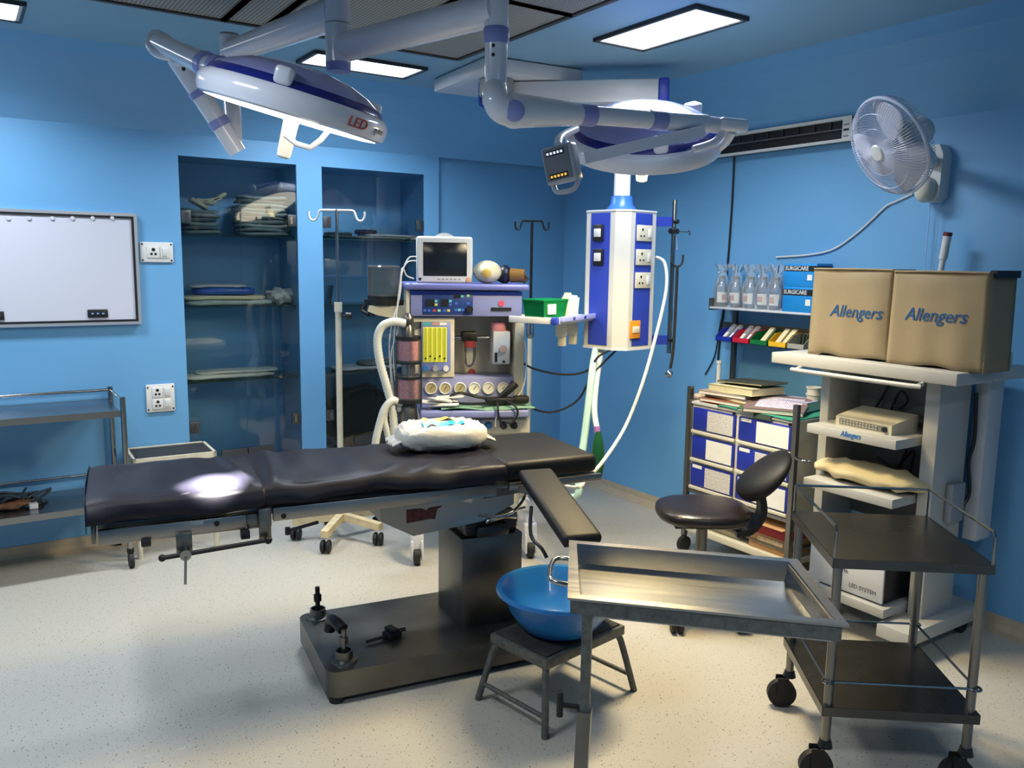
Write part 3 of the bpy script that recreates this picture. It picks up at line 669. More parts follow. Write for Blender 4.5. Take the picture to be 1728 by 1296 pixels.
# draped navy sheet: two pieces with folds
def drape(x0, x1, seed, lo0, lo1, name):
    rnd = random.Random(seed); ph = [rnd.uniform(0, 6) for _ in range(6)]
    n, m = 64, 40
    def fn(u_, v_):
        x = x0+(x1-x0)*u_; s_ = -.40+.82*v_         # s: distance across, top between -.26 and .26
        lo = lo0+(lo1-lo0)*u_
        wr = .004*math.sin(9*x+ph[0]+6*v_)+.003*math.sin(23*x+ph[1]-9*v_)+.002*math.sin(41*x+ph[2])
        # fold ridges near the joint and the hanging edge
        fold = .010*math.exp(-((x-(x1-.05-.10*(v_-.3)))/.02)**2) if name == 'leg_sheet' else .012*math.exp(-((x-(x0+.06+.08*(v_-.3)))/.025)**2)
        if s_ < -.265:
            t = min(1, (-.265-s_)/.135); y = -.272-.022*math.sin(t*2.2)-.012*math.sin(14*x+ph[3])*t-.006*math.sin(37*x+ph[4])*t
            z = .842-t*(.842-lo-.008*math.sin(8*x+ph[5]))
            return (x, y, z+.002)
        if s_ > .265:
            t = min(1, (s_-.265)/.135); return (x, .272+.015*t, .842-t*.09)
        e = max(0, abs(s_)-.20)/.065
        z = .850-.010*e*e+(wr+fold)*(1-.3*e)
        if name != 'leg_sheet' and s_ < -.02:        # diagonal creases towards the camera side
            k = (-.02-s_)/.25; z += .012*k*math.exp(-((x+.42-.9*(s_+.2))/.05)**2)+.010*k*math.exp(-((x+.25-.9*(s_+.2))/.04)**2)-.008*k*math.exp(-((x+.33-.9*(s_+.2))/.035)**2)
        return (x, s_, z)
    return MB().grid(fn, n, m).build(name, NAVYCL, T, smooth=80, solid=.0025)
drape(-1.452, -.90, 3, .77, .785, 'leg_sheet')
drape(-.915, .015, 5, .790, .775, 'body_sheet')
MB().grid(lambda u_, v_: (-1.452-.006*math.sin(v_*3), -.27+.54*v_, .846-(.846-.745)*u_+.004*math.sin(9*v_)), 6, 12).build('sheet_end', NAVYCL, T, smooth=80, solid=.0025)
# clamp rod on the near rail
cl = MB(); cl.box(-1.19, -1.14, -.30, -.285, .655, .722, .003); c_ = cl.build('rail_clamp', STEELD, T)
MB().box(-.925, -.885, -.302, -.285, .66, .775, .003).build('clamp_strap', STEELD, c_)
MB().cyl((-1.235, -.325, .655), (-.90, -.325, .672), .008, seg=12).build('rod', DARKM, c_)
MB().sph((-1.235, -.325, .655), .012, seg=12, rings=8).build('rod_knob', DARKM, c_); MB().sph((-.90, -.325, .672), .014, seg=12, rings=8).build('rod_knob', DARKM, c_)
MB().cyl((-1.165, -.345, .66), (-1.165, -.30, .66), .018, seg=16).build('clamp_nut', CHROME, c_)
MB().cyl((-1.165, -.345, .655), (-1.17, -.35, .565), .0045, seg=10).build('clamp_lever', CHROME, c_)
MB().cyl((-.83, -.30, .688), (-.72, -.28, .70), .006, seg=10).build('crank_rod', DARKM, T); MB().cyl((-.83, -.30, .675), (-.83, -.30, .70), .009, seg=10).build('crank_handle', DARKM, T)
# arm board
ab = Th('arm_board', 'black padded arm board hanging from the near side of the operating table', 'arm board', T.M @ Vector((.13, -.27, .80)), -8.5)
A0, A1 = Vector((.0, -.02, .0)), Vector((-.075, -.545, -.105))
fa = frame_from((A0+A1)/2, Vector((-.03, -.2, 1)), A1-A0)
b = MB(); b.M = fa; L_ = (A1-A0).length; b.box(-L_/2, L_/2, -.072, .072, -.022, .024, .02, 4); b.build('pad', BLKLEA, ab)
b = MB(); b.M = fa; b.box(-L_/2+.02, L_/2-.03, -.055, .055, -.034, -.022, .002); b.build('board', DARKM, ab)
MB().tube([A1*.35+Vector((-.07, 0, -.04)), A1*.45+Vector((-.09, .0, -.12)), A1*.6+Vector((-.075, 0, -.13)), A1*.68+Vector((-.06, .02, -.15))], .007, 6, 4).build('strap', BLKP, ab)
MB().tube([A1*.93+Vector((-.02, .0, -.03)), A1*.93+Vector((-.015, 0, -.10)), A1*.95+Vector((.0, 0, -.15))], .007, 6, 4).build('strap', BLKP, ab)
MB().bar((-.06, .0, -.06), (.0, -.12, -.06), .012, .03).build('bracket', STEELD, ab)
MB().tube([(-.02, .0, -.05), (-.06, -.05, -.09), (-.13, -.10, -.12), (-.20, -.10, -.13), (-.26, -.07, -.125)], .006, 8, 3).build('support_rod', CHROME, ab)
# base fittings
for x, y, h, m in ((-.628, .205, .135, DARKM), (-.62, -.215, .125, STEELD)):
    s = MB().lathe([(.052, .13), (.05, .138), (.034, .142), (.032, .172), (.027, .172), (.026, .146), (0, .146)], c=(x, y, 0), seg=24).build('floor_lock', STEELD, T)
    MB().cyl((x, y, .14), (x, y, .13+h), .010, seg=12).build('lock_bolt', m, s); MB().cyl((x, y, .13+h*.55), (x, y, .13+h*.76), .017, seg=6).build('lock_nut', m, s)
MB().tube([(-.62, -.205, .25), (-.635, -.16, .262), (-.64, -.10, .245), (-.645, -.09, .20)], .022, 10, 4).build('pedal_arm', DARKM, T)
tr = Th('metal_clamp', 'small dark metal clamp lying on the steel table base', 'clamp', T.M @ Vector((-.40, -.10, .13)), 10)
MB().box(-.03, .035, -.025, .025, 0, .028, .005).build('jaw', DARKM, tr); MB().box(-.015, .02, -.03, .03, .028, .042, .004).build('jaw', DARKM, tr)
MB().cyl((-.03, .0, .015), (-.11, .015, .012), .006, seg=8).build('handle', DARKM, tr); MB().cyl((.03, 0, .02), (.06, -.01, .022), .008, seg=8).build('screw', DARKM, tr)
MB().tube([(0, -.1455, .60), (-.02, -.16, .585), (.05, -.17, .60), (.11, -.165, .59)], .012, 8, 4).build('control_lever', CHROME, T)
MB().box(-.06, .085, -.17, -.10, .515, .565, .014).build('motor_cover', BLKP, T)
MB().tube([(.0, -.17, .62), (.09, -.18, .622), (.15, -.17, .625)], .006, 8, 3).build('release_bar', CHROME, T)
# packet of nappies / cotton on the table
pk = Th('cotton_packet', 'white plastic packet with blue and orange print lying on the operating table', 'packet', T.M @ Vector((-.13, .07, .855)), -14)
def pillow(p):
    k = lambda a, e: math.copysign(abs(a)**e, a)
    return Vector((.19*k(p.x, .55), .12*k(p.y, .6), .055*k(p.z, .7)+.006*math.sin(40*p.x)+.004*math.sin(33*p.y+p.x*20)))
MB().sph((0, 0, .052), 1, seg=40, rings=22, fn=pillow).build('wrapper', mat('white_glossy_film', '#c8c4ba', .35, bump=.35, bscale=26), pk, smooth=70)
def patch(x0, x1, y0, y1):
    def fn(a, b):
        x = x0+(x1-x0)*a; y = y0+(y1-y0)*b
        ax = min(.999, abs(x/.19)**(1/.55)); ay = min(.999, abs(y/.12)**(1/.6)); zz = math.sqrt(max(0, 1-ax*ax-ay*ay))
        return (x, y, .052+.055*zz**.7+.006*math.sin(40*math.copysign(ax, x))+.004*math.sin(33*math.copysign(ay, y)+math.copysign(ax, x)*20)+.0018)
    return fn
MB().grid(patch(-.095, .085, -.075, -.03), 12, 4).build('blue_print', mat('cyan_print', '#1f9fd6', .35), pk, smooth=80)
MB().grid(patch(-.075, .065, .005, .06), 12, 4).build('orange_print', mat('orange_print', '#e6b45a', .4, var=.5, vscale=60), pk, smooth=80)
for sx_ in (-1, 1):
    MB().grid(lambda a, b, s=sx_: (s*(.17+.05*a), -.07+.14*b+.01*math.sin(9*b)*a, .045-.02*a+.008*math.sin(20*b)), 5, 12).build('seal', mat('white_glossy_film', '#e8e4da'), pk, smooth=80, solid=.001)

# ================================================================== FOOT STOOL AND BASIN
ST = Th('foot_stool', 'grey chipped metal foot stool under the blue basin', 'stool', (1.80, 2.37, 0), 10)
MB().box(-.215, .215, -.145, .145, .225, .262, .004).build('seat', GREYP, ST)
MB().box(-.20, .20, -.13, .13, .262, .268).build('tread', mat('worn_black_mat', '#33322d', .7, var=.4, vscale=40), ST, smooth=0)
for sx_ in (-1, 1):
    for sy_ in (-1, 1):
        MB().tube([(sx_*.19, sy_*.12, .225), (sx_*.205, sy_*.135, .20), (sx_*.245, sy_*.175, .0)], .013, 10, 3).build('leg', GREYP, ST)
    MB().cyl((sx_*.232, -.16, .065), (sx_*.232, .16, .065), .009, seg=10).build('stretcher', GREYP, ST)
BS = Th('basin', 'large blue plastic basin standing on the grey foot stool', 'basin', tuple(ST.M @ Vector((.0, .0, .268))), 0)
MB().lathe([(0, 0), (.11, 0), (.135, .012), (.185, .075), (.212, .145), (.218, .160), (.234, .162), (.236, .156), (.225, .150), (.216, .135)][:8]+[(.236, .150)], seg=48).build('shell', mat('blue_plastic', '#1f6db0', .3, coat=.2), BS)
MB().lathe([(.218, .160), (.206, .145), (.178, .078), (.13, .018), (.105, .006), (0, .006)], seg=48).build('inside', mat('blue_plastic', '#1f6db0'), BS)

# ================================================================== MAYO TRAY STAND
zt_ = .815
c0, c1, c2, c3 = atZ(zt_, 960, 1008), atZ(zt_, 962, 911), atZ(zt_, 1345, 945), atZ(zt_, 1430, 1052)
um = ((c3-c0).normalized()+(c2-c1).normalized()).normalized(); angm = math.degrees(math.atan2(um.y, um.x))
MY = Th('instrument_stand', 'steel stand with one square leg at left front, carrying the empty tray', 'stand', (c0.x, c0.y, 0), angm)
lx = MY.loc((c3.x, c3.y, 0)).x; ly = (MY.loc((c1.x, c1.y, 0)).y+MY.loc((c2.x, c2.y, 0)).y)/2
LW = MY.loc((c2.x, c2.y, 0)).x; FLx = MY.loc((c1.x, c1.y, 0)).x
zf = zt_-.012
fr = MB()
for a, b_ in (((.004, .009), (lx-.012, .009)), ((FLx+.004, ly-.009), (LW-.012, ly-.009)), ((.010, .018), (FLx+.010, ly-.018)), ((lx-.020, .018), (LW-.020, ly-.018))):
    fr.bar((a[0], a[1], zf-.012), (b_[0], b_[1], zf-.012), .017, .036)
fr.build('top_frame', GREYP, MY, smooth=0)
MB().bar((.045, .014, .36), (.045, .014, zf-.02), .024, .024).build('inner_leg', GREYP, MY, smooth=0)
MB().bar((.030, .014, .05), (.045, .014, .52), .034, .034).build('outer_leg', STEELD, MY, smooth=0)
MB().cyl((-.018, .014, .525), (.04, .014, .525), .007, seg=10).build('lock_screw', DARKM, MY); MB().cyl((-.018, .014, .495), (-.018, .014, .56), .009, seg=10).build('lock_handle', DARKM, MY)
ba = MB(); ba.bar((.055, -.05, .06), (.055, ly, .06), .035, .03); ba.bar((.055, .0, .06), (lx-.05, .0, .06), .035, .03); ba.bar((.055, ly-.04, .06), (lx-.05, ly-.04, .06), .035, .03)
ba.build('floor_frame', GREYP, MY, smooth=0)
for x, y in ((.055, .0), (lx-.05, .0), (.055, ly-.04), (lx-.05, ly-.04)): MB().cyl((x, y-.012, .022), (x, y+.012, .022), .022, seg=16).build('caster', RUBBER, MY)
TR = Th('instrument_tray', 'empty rectangular stainless tray on the square-legged stand in the foreground', 'tray', (c0.x, c0.y, zt_-.058), angm)
TRM = mat('tray_steel', '#a5a5a3', .24, 1, var=.06, vscale=3, stretch=(1, 20, 20))
hT = .058
mb = MB()
e = .016
def inset(d): return [(d, d), (lx-d, d), (LW-d, ly-d), (FLx+d, ly-d)]
ring_ = lambda P_, z: [(x, y, z) for x, y in P_]
vs = ring_(inset(.030), 0)+ring_(inset(.0205), hT-.006)+ring_(inset(-.003), hT-.006)+ring_(inset(-.003), hT)+ring_(inset(.0235), hT)+ring_(inset(.034), .003)
fs = [(3, 2, 1, 0)]
for k in range(5):
    for i in range(4): fs.append((k*4+i, k*4+(i+1) % 4, k*4+4+(i+1) % 4, k*4+4+i))
fs.append((20, 21, 22, 23)); mb.add(vs, fs); mb.build('tray_body', TRM, TR, smooth=0)
MB().tube([(.02+FLx*.66, ly*.66, hT-.012), (-.012+FLx*.66, ly*.66, hT-.004), (-.045+FLx*.6, ly*.60, hT-.004), (-.052+FLx*.3, ly*.32, hT-.008), (-.02+FLx*.26, ly*.26, hT-.010), (.02+FLx*.26, ly*.26, hT-.012)], .0065, 10, 3).build('handle', CHROME, TR)

# ================================================================== STEEL INSTRUMENT TROLLEY (right)
z0_ = .74
q = [atZ(z0_, 1404, 942), atZ(z0_, 1680, 955), atZ(z0_, 1565, 870), atZ(z0_, 1339, 863)]       # FL FR RR RL
ctr = sum(q, Vector())/4; ux = ((q[1]-q[0]).normalized()+(q[2]-q[3]).normalized()).normalized(); angt = math.degrees(math.atan2(ux.y, ux.x))
TL = Th('instrument_trolley', 'two-tier stainless instrument trolley with guard rails and black casters in the right foreground', 'trolley', (ctr.x, ctr.y, 0), angt)
hw = ((q[1]-q[0]).length+(q[2]-q[3]).length)/4; hd_ = ((q[3]-q[0]).length+(q[2]-q[1]).length)/4
def sheet(z, name):
    s = MB().box(-hw, hw, -hd_, hd_, z-.003, z).build(name, STEELD if name == 'x' else mat('trolley_steel', '#5a5956', .27, .95, var=.12, vscale=3), TL, smooth=0)
    e_ = MB(); 
    for sg in (-1, 1):
        e_.box(-hw, hw, sg*hd_-.0015, sg*hd_+.0015, z-.030, z); e_.box(sg*hw-.0015, sg*hw+.0015, -hd_, hd_, z-.030, z)
    e_.build('edge_lip', mat('trolley_steel', '#7d7b77'), s, smooth=0); return s
sheet(z0_, 'top_shelf'); sheet(.255, 'lower_shelf')
pi_ = .022
for sx_ in (-1, 1):
    for sy_ in (-1, 1):
        x, y = sx_*(hw-pi_), sy_*(hd_-pi_)
        MB().cyl((x, y, .13), (x, y, z0_-.01), .0145, seg=16).build('post', STEELP, TL)
        cs = MB().cyl((x, y, .112), (x, y, .135), .024, .018, seg=16).build('caster', BLKP, TL)
        ox, oy = -.028, -.012
        MB().cyl((x+ox, y+oy-.013, .052), (x+ox, y+oy+.013, .052), .052, seg=28).build('wheel', RUBBER, cs)
        f = MB(); f.box(x+ox-.02, x+ox+.02, y+oy-.019, y+oy-.015, .045, .115); f.box(x+ox-.02, x+ox+.02, y+oy+.015, y+oy+.019, .045, .115); f.build('fork', DARKM, cs, smooth=0)
zr = z0_+.098
rl = MB(); rr = .0048
A = [(-hw+.005, -hd_+.005), (-hw+.005, hd_-.005), (hw-.005, hd_-.005), (hw-.005, -hd_+.005)]
rl.tube([(A[0][0], A[0][1], z0_-.02), (A[0][0], A[0][1], zr-.012), (A[0][0], A[0][1]+.012, zr), (A[1][0], A[1][1], zr), (A[2][0], A[2][1], zr), (A[3][0], A[3][1]+.012, zr), (A[3][0], A[3][1], zr-.012), (A[3][0], A[3][1], z0_-.02)], rr, 8, 1)
for x, y in A[1:3]: rl.cyl((x, y, z0_-.02), (x, y, zr), rr, seg=8)
rl.build('guard_rail', CHROME, TL)
l2 = MB(); zl = .335; 
for i in range(4): l2.cyl((A[i][0]*.97, A[i][1]*.97, zl), (A[(i+1) % 4][0]*.97, A[(i+1) % 4][1]*.97, zl), .0042, seg=8)
for x, y in A: l2.torus((x*.955, y*.955, zl), .017, .004, seg=16, rs=6)
l2.build('lower_rail', CHROME, TL)

# ================================================================== STEEL TROLLEY AT THE LEFT, CUT BY THE FRAME
LT = Th('steel_trolley', 'long two-shelf steel trolley against the wall under the viewing box', 'trolley', (.0, 4.8, 0), 0)
xr_ = .675; xl_ = -.45; yf_, yr_ = 4.62-4.8, 5.03-4.8
for z, nm in ((.842, 'top_shelf'), (.355, 'lower_shelf')):
    s = MB().box(xl_, xr_-.015, yf_, yr_, z-.004, z).build(nm, mat('shelf_steel', '#83868a', .22, .95, var=.1, vscale=3), LT, smooth=0)
    MB().box(xl_, xr_-.01, yf_-.004, yf_, z-.032, z+.001).build('edge_lip', STEEL, s, smooth=0); MB().box(xl_, xr_-.01, yr_, yr_+.004, z-.03, z+.001).build('edge_lip', STEEL, s, smooth=0)
for x in (xl_, xr_):
    for y in (yf_, yr_):
        MB().cyl((x, y, .10), (x, y, .912), .0135, seg=14).build('post', CHROME, LT); 
        cs = MB().cyl((x, y, .085), (x, y, .105), .018, seg=12).build('caster', DARKM, LT); MB().cyl((x-.01, y, .042), (x+.012, y, .042), .042, seg=20).build('wheel', RUBBER, cs)
rl = MB(); rl.cyl((xl_, yr_, .895), (xr_, yr_, .895), .008, seg=10); rl.cyl((xr_, yr_, .895), (xr_, yf_, .895), .006, seg=8); rl.build('guard_rail', CHROME, LT)
MB().cyl((xl_, yr_, .43), (xr_, yr_, .43), .007, seg=10).build('lower_rail', CHROME, LT)
# bundle of cables and dressings on its lower shelf
ck = Th('cable_bundle', 'tangle of dark cables and brown webbing on the lower steel trolley shelf', 'cable bundle', (.15, 4.8, .355), 0)
rr_ = random.Random(4)
MB().sph((0, 0, .022), (.12, .07, .022), fn=lambda p: p*(1+.18*math.sin(p.x*60)+.1*math.sin(p.y*80+p.x*40))).build('webbing', mat('brown_webbing', '#6e4a33', .8, var=.4, vscale=40), ck)
for i in range(13):
    x0 = rr_.uniform(-.18, -.05); pts = [(x0+.06*k+rr_.uniform(-.02, .02), rr_.uniform(-.06, .06), .03+.035*math.sin(k*.7+i)+rr_.uniform(0, .025)) for k in range(5)]
    MB().tube([(a_, b_, max(.008, c_z)) for a_, b_, c_z in pts], .007, 7, 4).build('cable', mat('dark_cable', '#20303a', .5), ck)
MB().box(.085, .125, -.08, -.03, 0, .028, .005).build('connector', WHITEP, ck)

# ================================================================== STEP STOOL WITH MAT
SS = Th('step_stool', 'low white-framed stool with a black mat top beside the left glass cabinet', 'stool', (.945, 4.875, 0), -2)
zz_ = .55
f = MB(); 
for a in ((-.215, .215, -.16, -.145), (-.215, .215, .145, .16), (-.215, -.2, -.16, .16), (.2, .215, -.16, .16)): f.box(a[0], a[1], a[2], a[3], zz_-.045, zz_+.004)
f.build('rim', mat('yellowed_white_paint', '#cbc3ae', .5, var=.12, vscale=20), SS, smooth=0)
MB().box(-.20, .20, -.145, .145, zz_-.012, zz_-.002).build('mat', mat('black_ribbed_mat', '#24262a', .8, var=.3, vscale=30), SS, smooth=0)
for sx_ in (-1, 1):
    for sy_ in (-1, 1): MB().cyl((sx_*.2, sy_*.145, 0), (sx_*.2, sy_*.145, zz_-.04), .014, seg=12).build('leg', mat('yellowed_white_paint', '#cbc3ae'), SS)

# ================================================================== DRIP STANDS
def hook_top(z, s=1.0):
    pts = [(-.135*s, 0, z-.005), (-.135*s, 0, z-.035), (-.122*s, 0, z-.055), (-.102*s, 0, z-.052), (-.092*s, 0, z-.03), (-.085*s, 0, z-.008), (-.07*s, 0, z), (0, 0, z)]
    return pts
def star_caster(t, x, y, zc=.055):
    c_ = MB().cyl((x, y, .09), (x, y, .115), .008, seg=8).build('caster', DARKM, t)
    for s in (-1, 1): MB().lathe([(0, -.012), (.030, -.012), (.037, -.004), (.037, .008), (.03, .012), (0, .012)], c=(x+s*.016, y, .038), M=Matrix.Rotation(math.radians(90), 4, 'Y'), seg=18).build('wheel', RUBBER, c_)
D1p = (1.80, 4.50)
D1 = Th('drip_stand', 'tall cream drip stand with double hook on a chipped five-star base', 'drip stand', (D1p[0], D1p[1], 0), -33.6)
for k in range(5):
    a = math.radians(262+72*k); x, y = .26*math.cos(a), .26*math.sin(a)
    MB().bar((.02*math.cos(a), .02*math.sin(a), .135), (x*1.07, y*1.07, .112), .042, .04).build('base_arm', CHIPPED, D1, smooth=0); star_caster(D1, x, y)
MB().cyl((0, 0, .10), (0, 0, .19), .032, seg=18).build('hub', CHIPPED, D1)
MB().cyl((0, 0, .15), (0, 0, 1.34), .0175, seg=16).build('outer_tube', mat('ivory_paint', '#d8d2c0', .4, var=.06, vscale=20), D1)
MB().cyl((0, 0, 1.33), (0, 0, 1.385), .023, seg=16).build('collar', mat('ivory_paint', '#d8d2c0'), D1)
kn = MB().cyl((.02, 0, 1.31), (.045, 0, 1.31), .006, seg=8); kn.cyl((.045, 0, 1.31), (.075, 0, 1.31), .022, .020, seg=12); kn.build('knob', BLKP, D1)
MB().cyl((0, 0, 1.36), (0, 0, 1.90), .0085, seg=12).build('inner_tube', CHROME, D1)
hp = hook_top(1.895, 1.15); MB().tube(hp+[(-x, y, z) for x, y, z in hp[::-1]][1:], .0065, 8, 3).build('hook_bar', WHITEM, D1)
d2 = atY(4.62, 893, 650)
D2 = Th('drip_stand', 'dark drip stand with double hook standing behind the anaesthesia machine', 'drip stand', (d2.x, d2.y, 0), -33.6)
for k in range(5):
    a = math.radians(250+72*k); x, y = .24*math.cos(a), .24*math.sin(a)
    MB().bar((0, 0, .12), (x, y, .112), .035, .03).build('base_arm', CHIPPED, D2, smooth=0); star_caster(D2, x, y)
MB().cyl((0, 0, .11), (0, 0, 1.14), .0165, seg=14).build('outer_tube', mat('ivory_paint', '#d8d2c0'), D2)
MB().cyl((0, 0, 1.13), (0, 0, 1.9), .009, seg=12).build('inner_tube', DARKM, D2)
hp = hook_top(1.895, .82); MB().tube(hp+[(-x, y, z) for x, y, z in hp[::-1]][1:], .0065, 8, 3).build('hook_bar', BLKP, D2)
MB().lathe([(.019, 1.12), (.026, 1.13), (.026, 1.22), (.019, 1.24)], seg=16).build('drip_chamber', CLEAR, D2)

# ================================================================== ANAESTHESIA MACHINE
AM = Th('anaesthesia_machine', 'cream and lavender anaesthesia machine with gauges, flow tubes and pink absorber canisters', 'anaesthesia machine', (2.25, 3.73, 0), -24)
ly0 = .10
# lower body, base and legs
r = AM.rect(ly0, 712, 706, 893, 731)
bw0, bw1 = r[0], r[1]
MB().box(bw0, bw1, ly0, ly0+.50, .30, r[3], .012).build('cabinet', CREAM, AM)
for s, px, py in ((-1, 704, 957), (1, 895, 945)):
    h = AM.hit(2, 0, px, py-3)
    for yy in (h.y+.03, h.y+.60):
        c_ = MB().box(h.x-.036, h.x+.036, yy-.036, yy+.036, .075, .20, .014, 3).build('leg', WHITEM, AM)
        MB().cyl((h.x-.016, yy-.012, .05), (h.x+.016, yy-.012, .05), .05, seg=22).build('wheel', RUBBER, c_)
        MB().box(h.x-.034, h.x-.020, yy-.05, yy+.035, .03, .14, .008).build('wheel_cover', WHITEM, c_); MB().box(h.x+.020, h.x+.034, yy-.05, yy+.035, .03, .14, .008).build('wheel_cover', WHITEM, c_)
        MB().cyl((h.x, yy, .2), (h.x*.9, yy+.03, .32), .026, seg=14).build('leg_tube', WHITEM, c_)
    MB().box(h.x*.9-.03, h.x*.9+.03, h.y, h.y+.66, .27, .33, .012).build('base_beam', WHITEM, AM)
# drawer front
df = MB().box(bw0, bw1, ly0-.02, ly0, r[2], r[3]-.004, .005).build('drawer', IVORY, AM)
r = AM.rect(ly0-.02, 745, 709, 813, 727); pl = MB().box(r[0], r[1], ly0-.024, ly0-.018, r[2], r[3], .002).build('name_plate', LAV, df)
r = AM.rect(ly0-.024, 763, 719, 795, 723.5); MB().box(r[0], r[1], ly0-.026, ly0-.023, r[2], r[3]).build('black_strip', BLKP, pl, smooth=0)
REDM = mat('red_emblem', '#c8455f', .5)
h = AM.hit(1, ly0-.024, 779, 713); MB().cyl((h.x, h.y-.002, h.z), (h.x, h.y, h.z), .012, seg=16).build('emblem', REDM, pl)
for px, m_, rr in ((824, mat('blue_knob', '#2f6fae', .4), .020), (849.5, BLKP, .021), (867, BLKP, .021)):
    h = AM.hit(1, ly0-.02, px, 717.5); MB().lathe([(0, .03), (rr*.75, .03), (rr*.85, .012), (rr, .004), (rr, 0)], c=(h.x, ly0-.02, h.z), M=RX90, seg=20).build('port_knob', m_, df)
h = AM.hit(1, ly0-.02, 726, 716); MB().box(h.x-.035, h.x+.02, ly0-.022, ly0-.018, h.z-.018, h.z+.018).build('sticker', stripe_mat('small_print_violet', '#ded6d6', '#6a4a8a', 90), df, smooth=0)
# work shelf
rs_ = AM.rect(ly0-.12, 709, 693, 894, 706)
wsx0, wsx1 = rs_[0], rs_[1]
MB().box(wsx0, wsx1, ly0-.12, ly0+.30, rs_[2], rs_[3], .012, 3).build('work_shelf', mat('machine_lavender', '#7d84b4', .4), AM)
wz = rs_[3]
# gauge panel
yg = ly0+.06
r = AM.rect(yg, 712, 637, 871, 680)
gp = MB().box(r[0], r[1], yg, yg+.25, wz-.01, r[3], .006).build('gauge_panel', mat('gauge_panel_lavender', '#8d8fb5', .4), AM)
for i, px in enumerate((727, 751, 776, 800, 824, 848.5)):
    h = AM.hit(1, yg, px, 655)
    gg = MB().lathe([(.033, 0), (.034, .010), (.030, .014), (.027, .012), (.027, .008)], c=(h.x, yg, h.z), M=RX90, seg=26).build('gauge', mat('gauge_bezel', '#d8d6cf', .3), gp)
    MB().cyl((h.x, yg-.009, h.z), (h.x, yg-.004, h.z), .0275, seg=26).build('dial', [mat('dial_gold', '#a89c74', .5), mat('dial_white', '#e4e2d4', .5)][i > 2], gg)
    MB().bar((h.x-.004, yg-.0105, h.z-.006), (h.x+.010, yg-.0105, h.z+.013), .002, .003).build('needle', BLKP, gg, smooth=0)
# flowmeter unit
yu = ly0+.05
r = AM.rect(yu, 694, 535, 767, 637); fx0, fx1, fz0, fz1 = r
MB().box(fx0, fx1, yu, yu+.30, fz0, fz1, .006).build('flow_unit', IVORY, AM)
r = AM.rect(yu, 710, 543, 760, 626); ff = MB().box(r[0], r[1], yu-.02, yu, r[2], r[3], .008).build('flow_frame', mat('flow_frame_blue', '#7480b8', .4), AM)
r = AM.rect(yu-.02, 714, 552, 754, 611)
MB().box(r[0], r[1], yu-.0215, yu-.015, r[2], r[3]).build('backlight', mat('yellow_backlight', '#c9c93f', .4, emit=(.8, .8, .12), es=.25), ff, smooth=0)
for i in range(5):
    x = r[0]+(r[1]-r[0])*(.1+.2*i)
    MB().cyl((x, yu-.026, r[2]+.005), (x, yu-.026, r[3]-.005), .006, seg=10).build('flow_tube', glass_mat('flow_tube_glass', (.95, .95, .6)), ff)
    MB().sph((x, yu-.027, r[2]+.02+.012*(i % 2)), .005, seg=8, rings=6).build('float', BLKP, ff)
for a, b_, m_ in ((713, 727, mat('teal_tag', '#4fa5a0', .5)), (729, 741, mat('salmon_tag', '#b98f80', .5)), (742, 754, PAPER)):
    q_ = AM.rect(yu-.02, a, 544, b_, 549); MB().box(q_[0], q_[1], yu-.0215, yu-.018, q_[2], q_[3]).build('gas_tag', m_, ff, smooth=0)
for px, m_ in ((717, mat('blue_knob', '#2f6fae')), (734, GREYPL), (752, WHITEP)):
    h = AM.hit(1, yu-.02, px, 621); MB().cyl((h.x, yu-.05, h.z), (h.x, yu-.018, h.z), .015, seg=16).build('flow_knob', m_, ff)
# recess with vaporiser and manifold
r = AM.rect(yu+.14, 765, 534, 870, 640)
MB().box(fx1, r[1]+.03, yu+.22, yu+.26, wz, fz1+.02).build('recess_back', IVORY, AM, smooth=0)
r = AM.rect(yu, 868, 534, 884, 706); MB().box(r[0], r[1], yu, yu+.28, r[2], r[3]+.01, .004).build('side_column', CREAM, AM)
amx1 = r[1]
yv = yu+.02
r = AM.rect(yv, 832, 559, 861, 615); va = MB().box(r[0], r[1], yv, yv+.12, r[2], r[3], .008).build('vaporiser', WHITEP, AM)
cx = (r[0]+r[1])/2
MB().cyl((cx-.01, yv+.06, r[3]), (cx-.01, yv+.06, r[3]+.045), .042, seg=24).build('vaporiser_cap', mat('pink_cap', '#d88fa0', .45), va)
h = AM.hit(1, yv, 849, 588); MB().cyl((h.x, yv-.012, h.z), (h.x, yv, h.z), .020, seg=18).build('vaporiser_dial', mat('dial_salmon', '#c2a596', .5), va)
h = AM.hit(1, yv, 837, 603); MB().box(h.x-.007, h.x+.007, yv-.003, yv+.01, h.z-.026, h.z+.026).build('sight_glass', BLKP, va, smooth=0)
h = AM.hit(1, yv, 850, 610); MB().cyl((h.x, yv-.012, h.z), (h.x, yv, h.z), .007, seg=12).build('drain_screw', BLKP, va)
h = AM.hit(1, yv+.1, 792, 570)
MB().cyl((h.x-.10, yv+.1, h.z), (h.x+.11, yv+.1, h.z), .012, seg=14).build('manifold_bar', CHROME, AM)
mf = MB().box(h.x-.045, h.x+.04, yv+.06, yv+.14, h.z-.02, h.z+.035, .008).build('manifold_block', DARKM, AM)
MB().cyl((h.x, yv+.08, h.z-.05), (h.x, yv+.08, h.z-.015), .032, seg=16).build('red_collar', mat('red_collar', '#8a3030', .5), mf)
MB().tube([(h.x-.03, yv+.09, h.z-.03), (h.x-.035, yv+.085, h.z-.12), (h.x, yv+.08, h.z-.16), (h.x+.03, yv+.085, h.z-.11), (h.x+.03, yv+.09, h.z-.03)], .005, 7, 4).build('wire_cage', CHROME, mf)
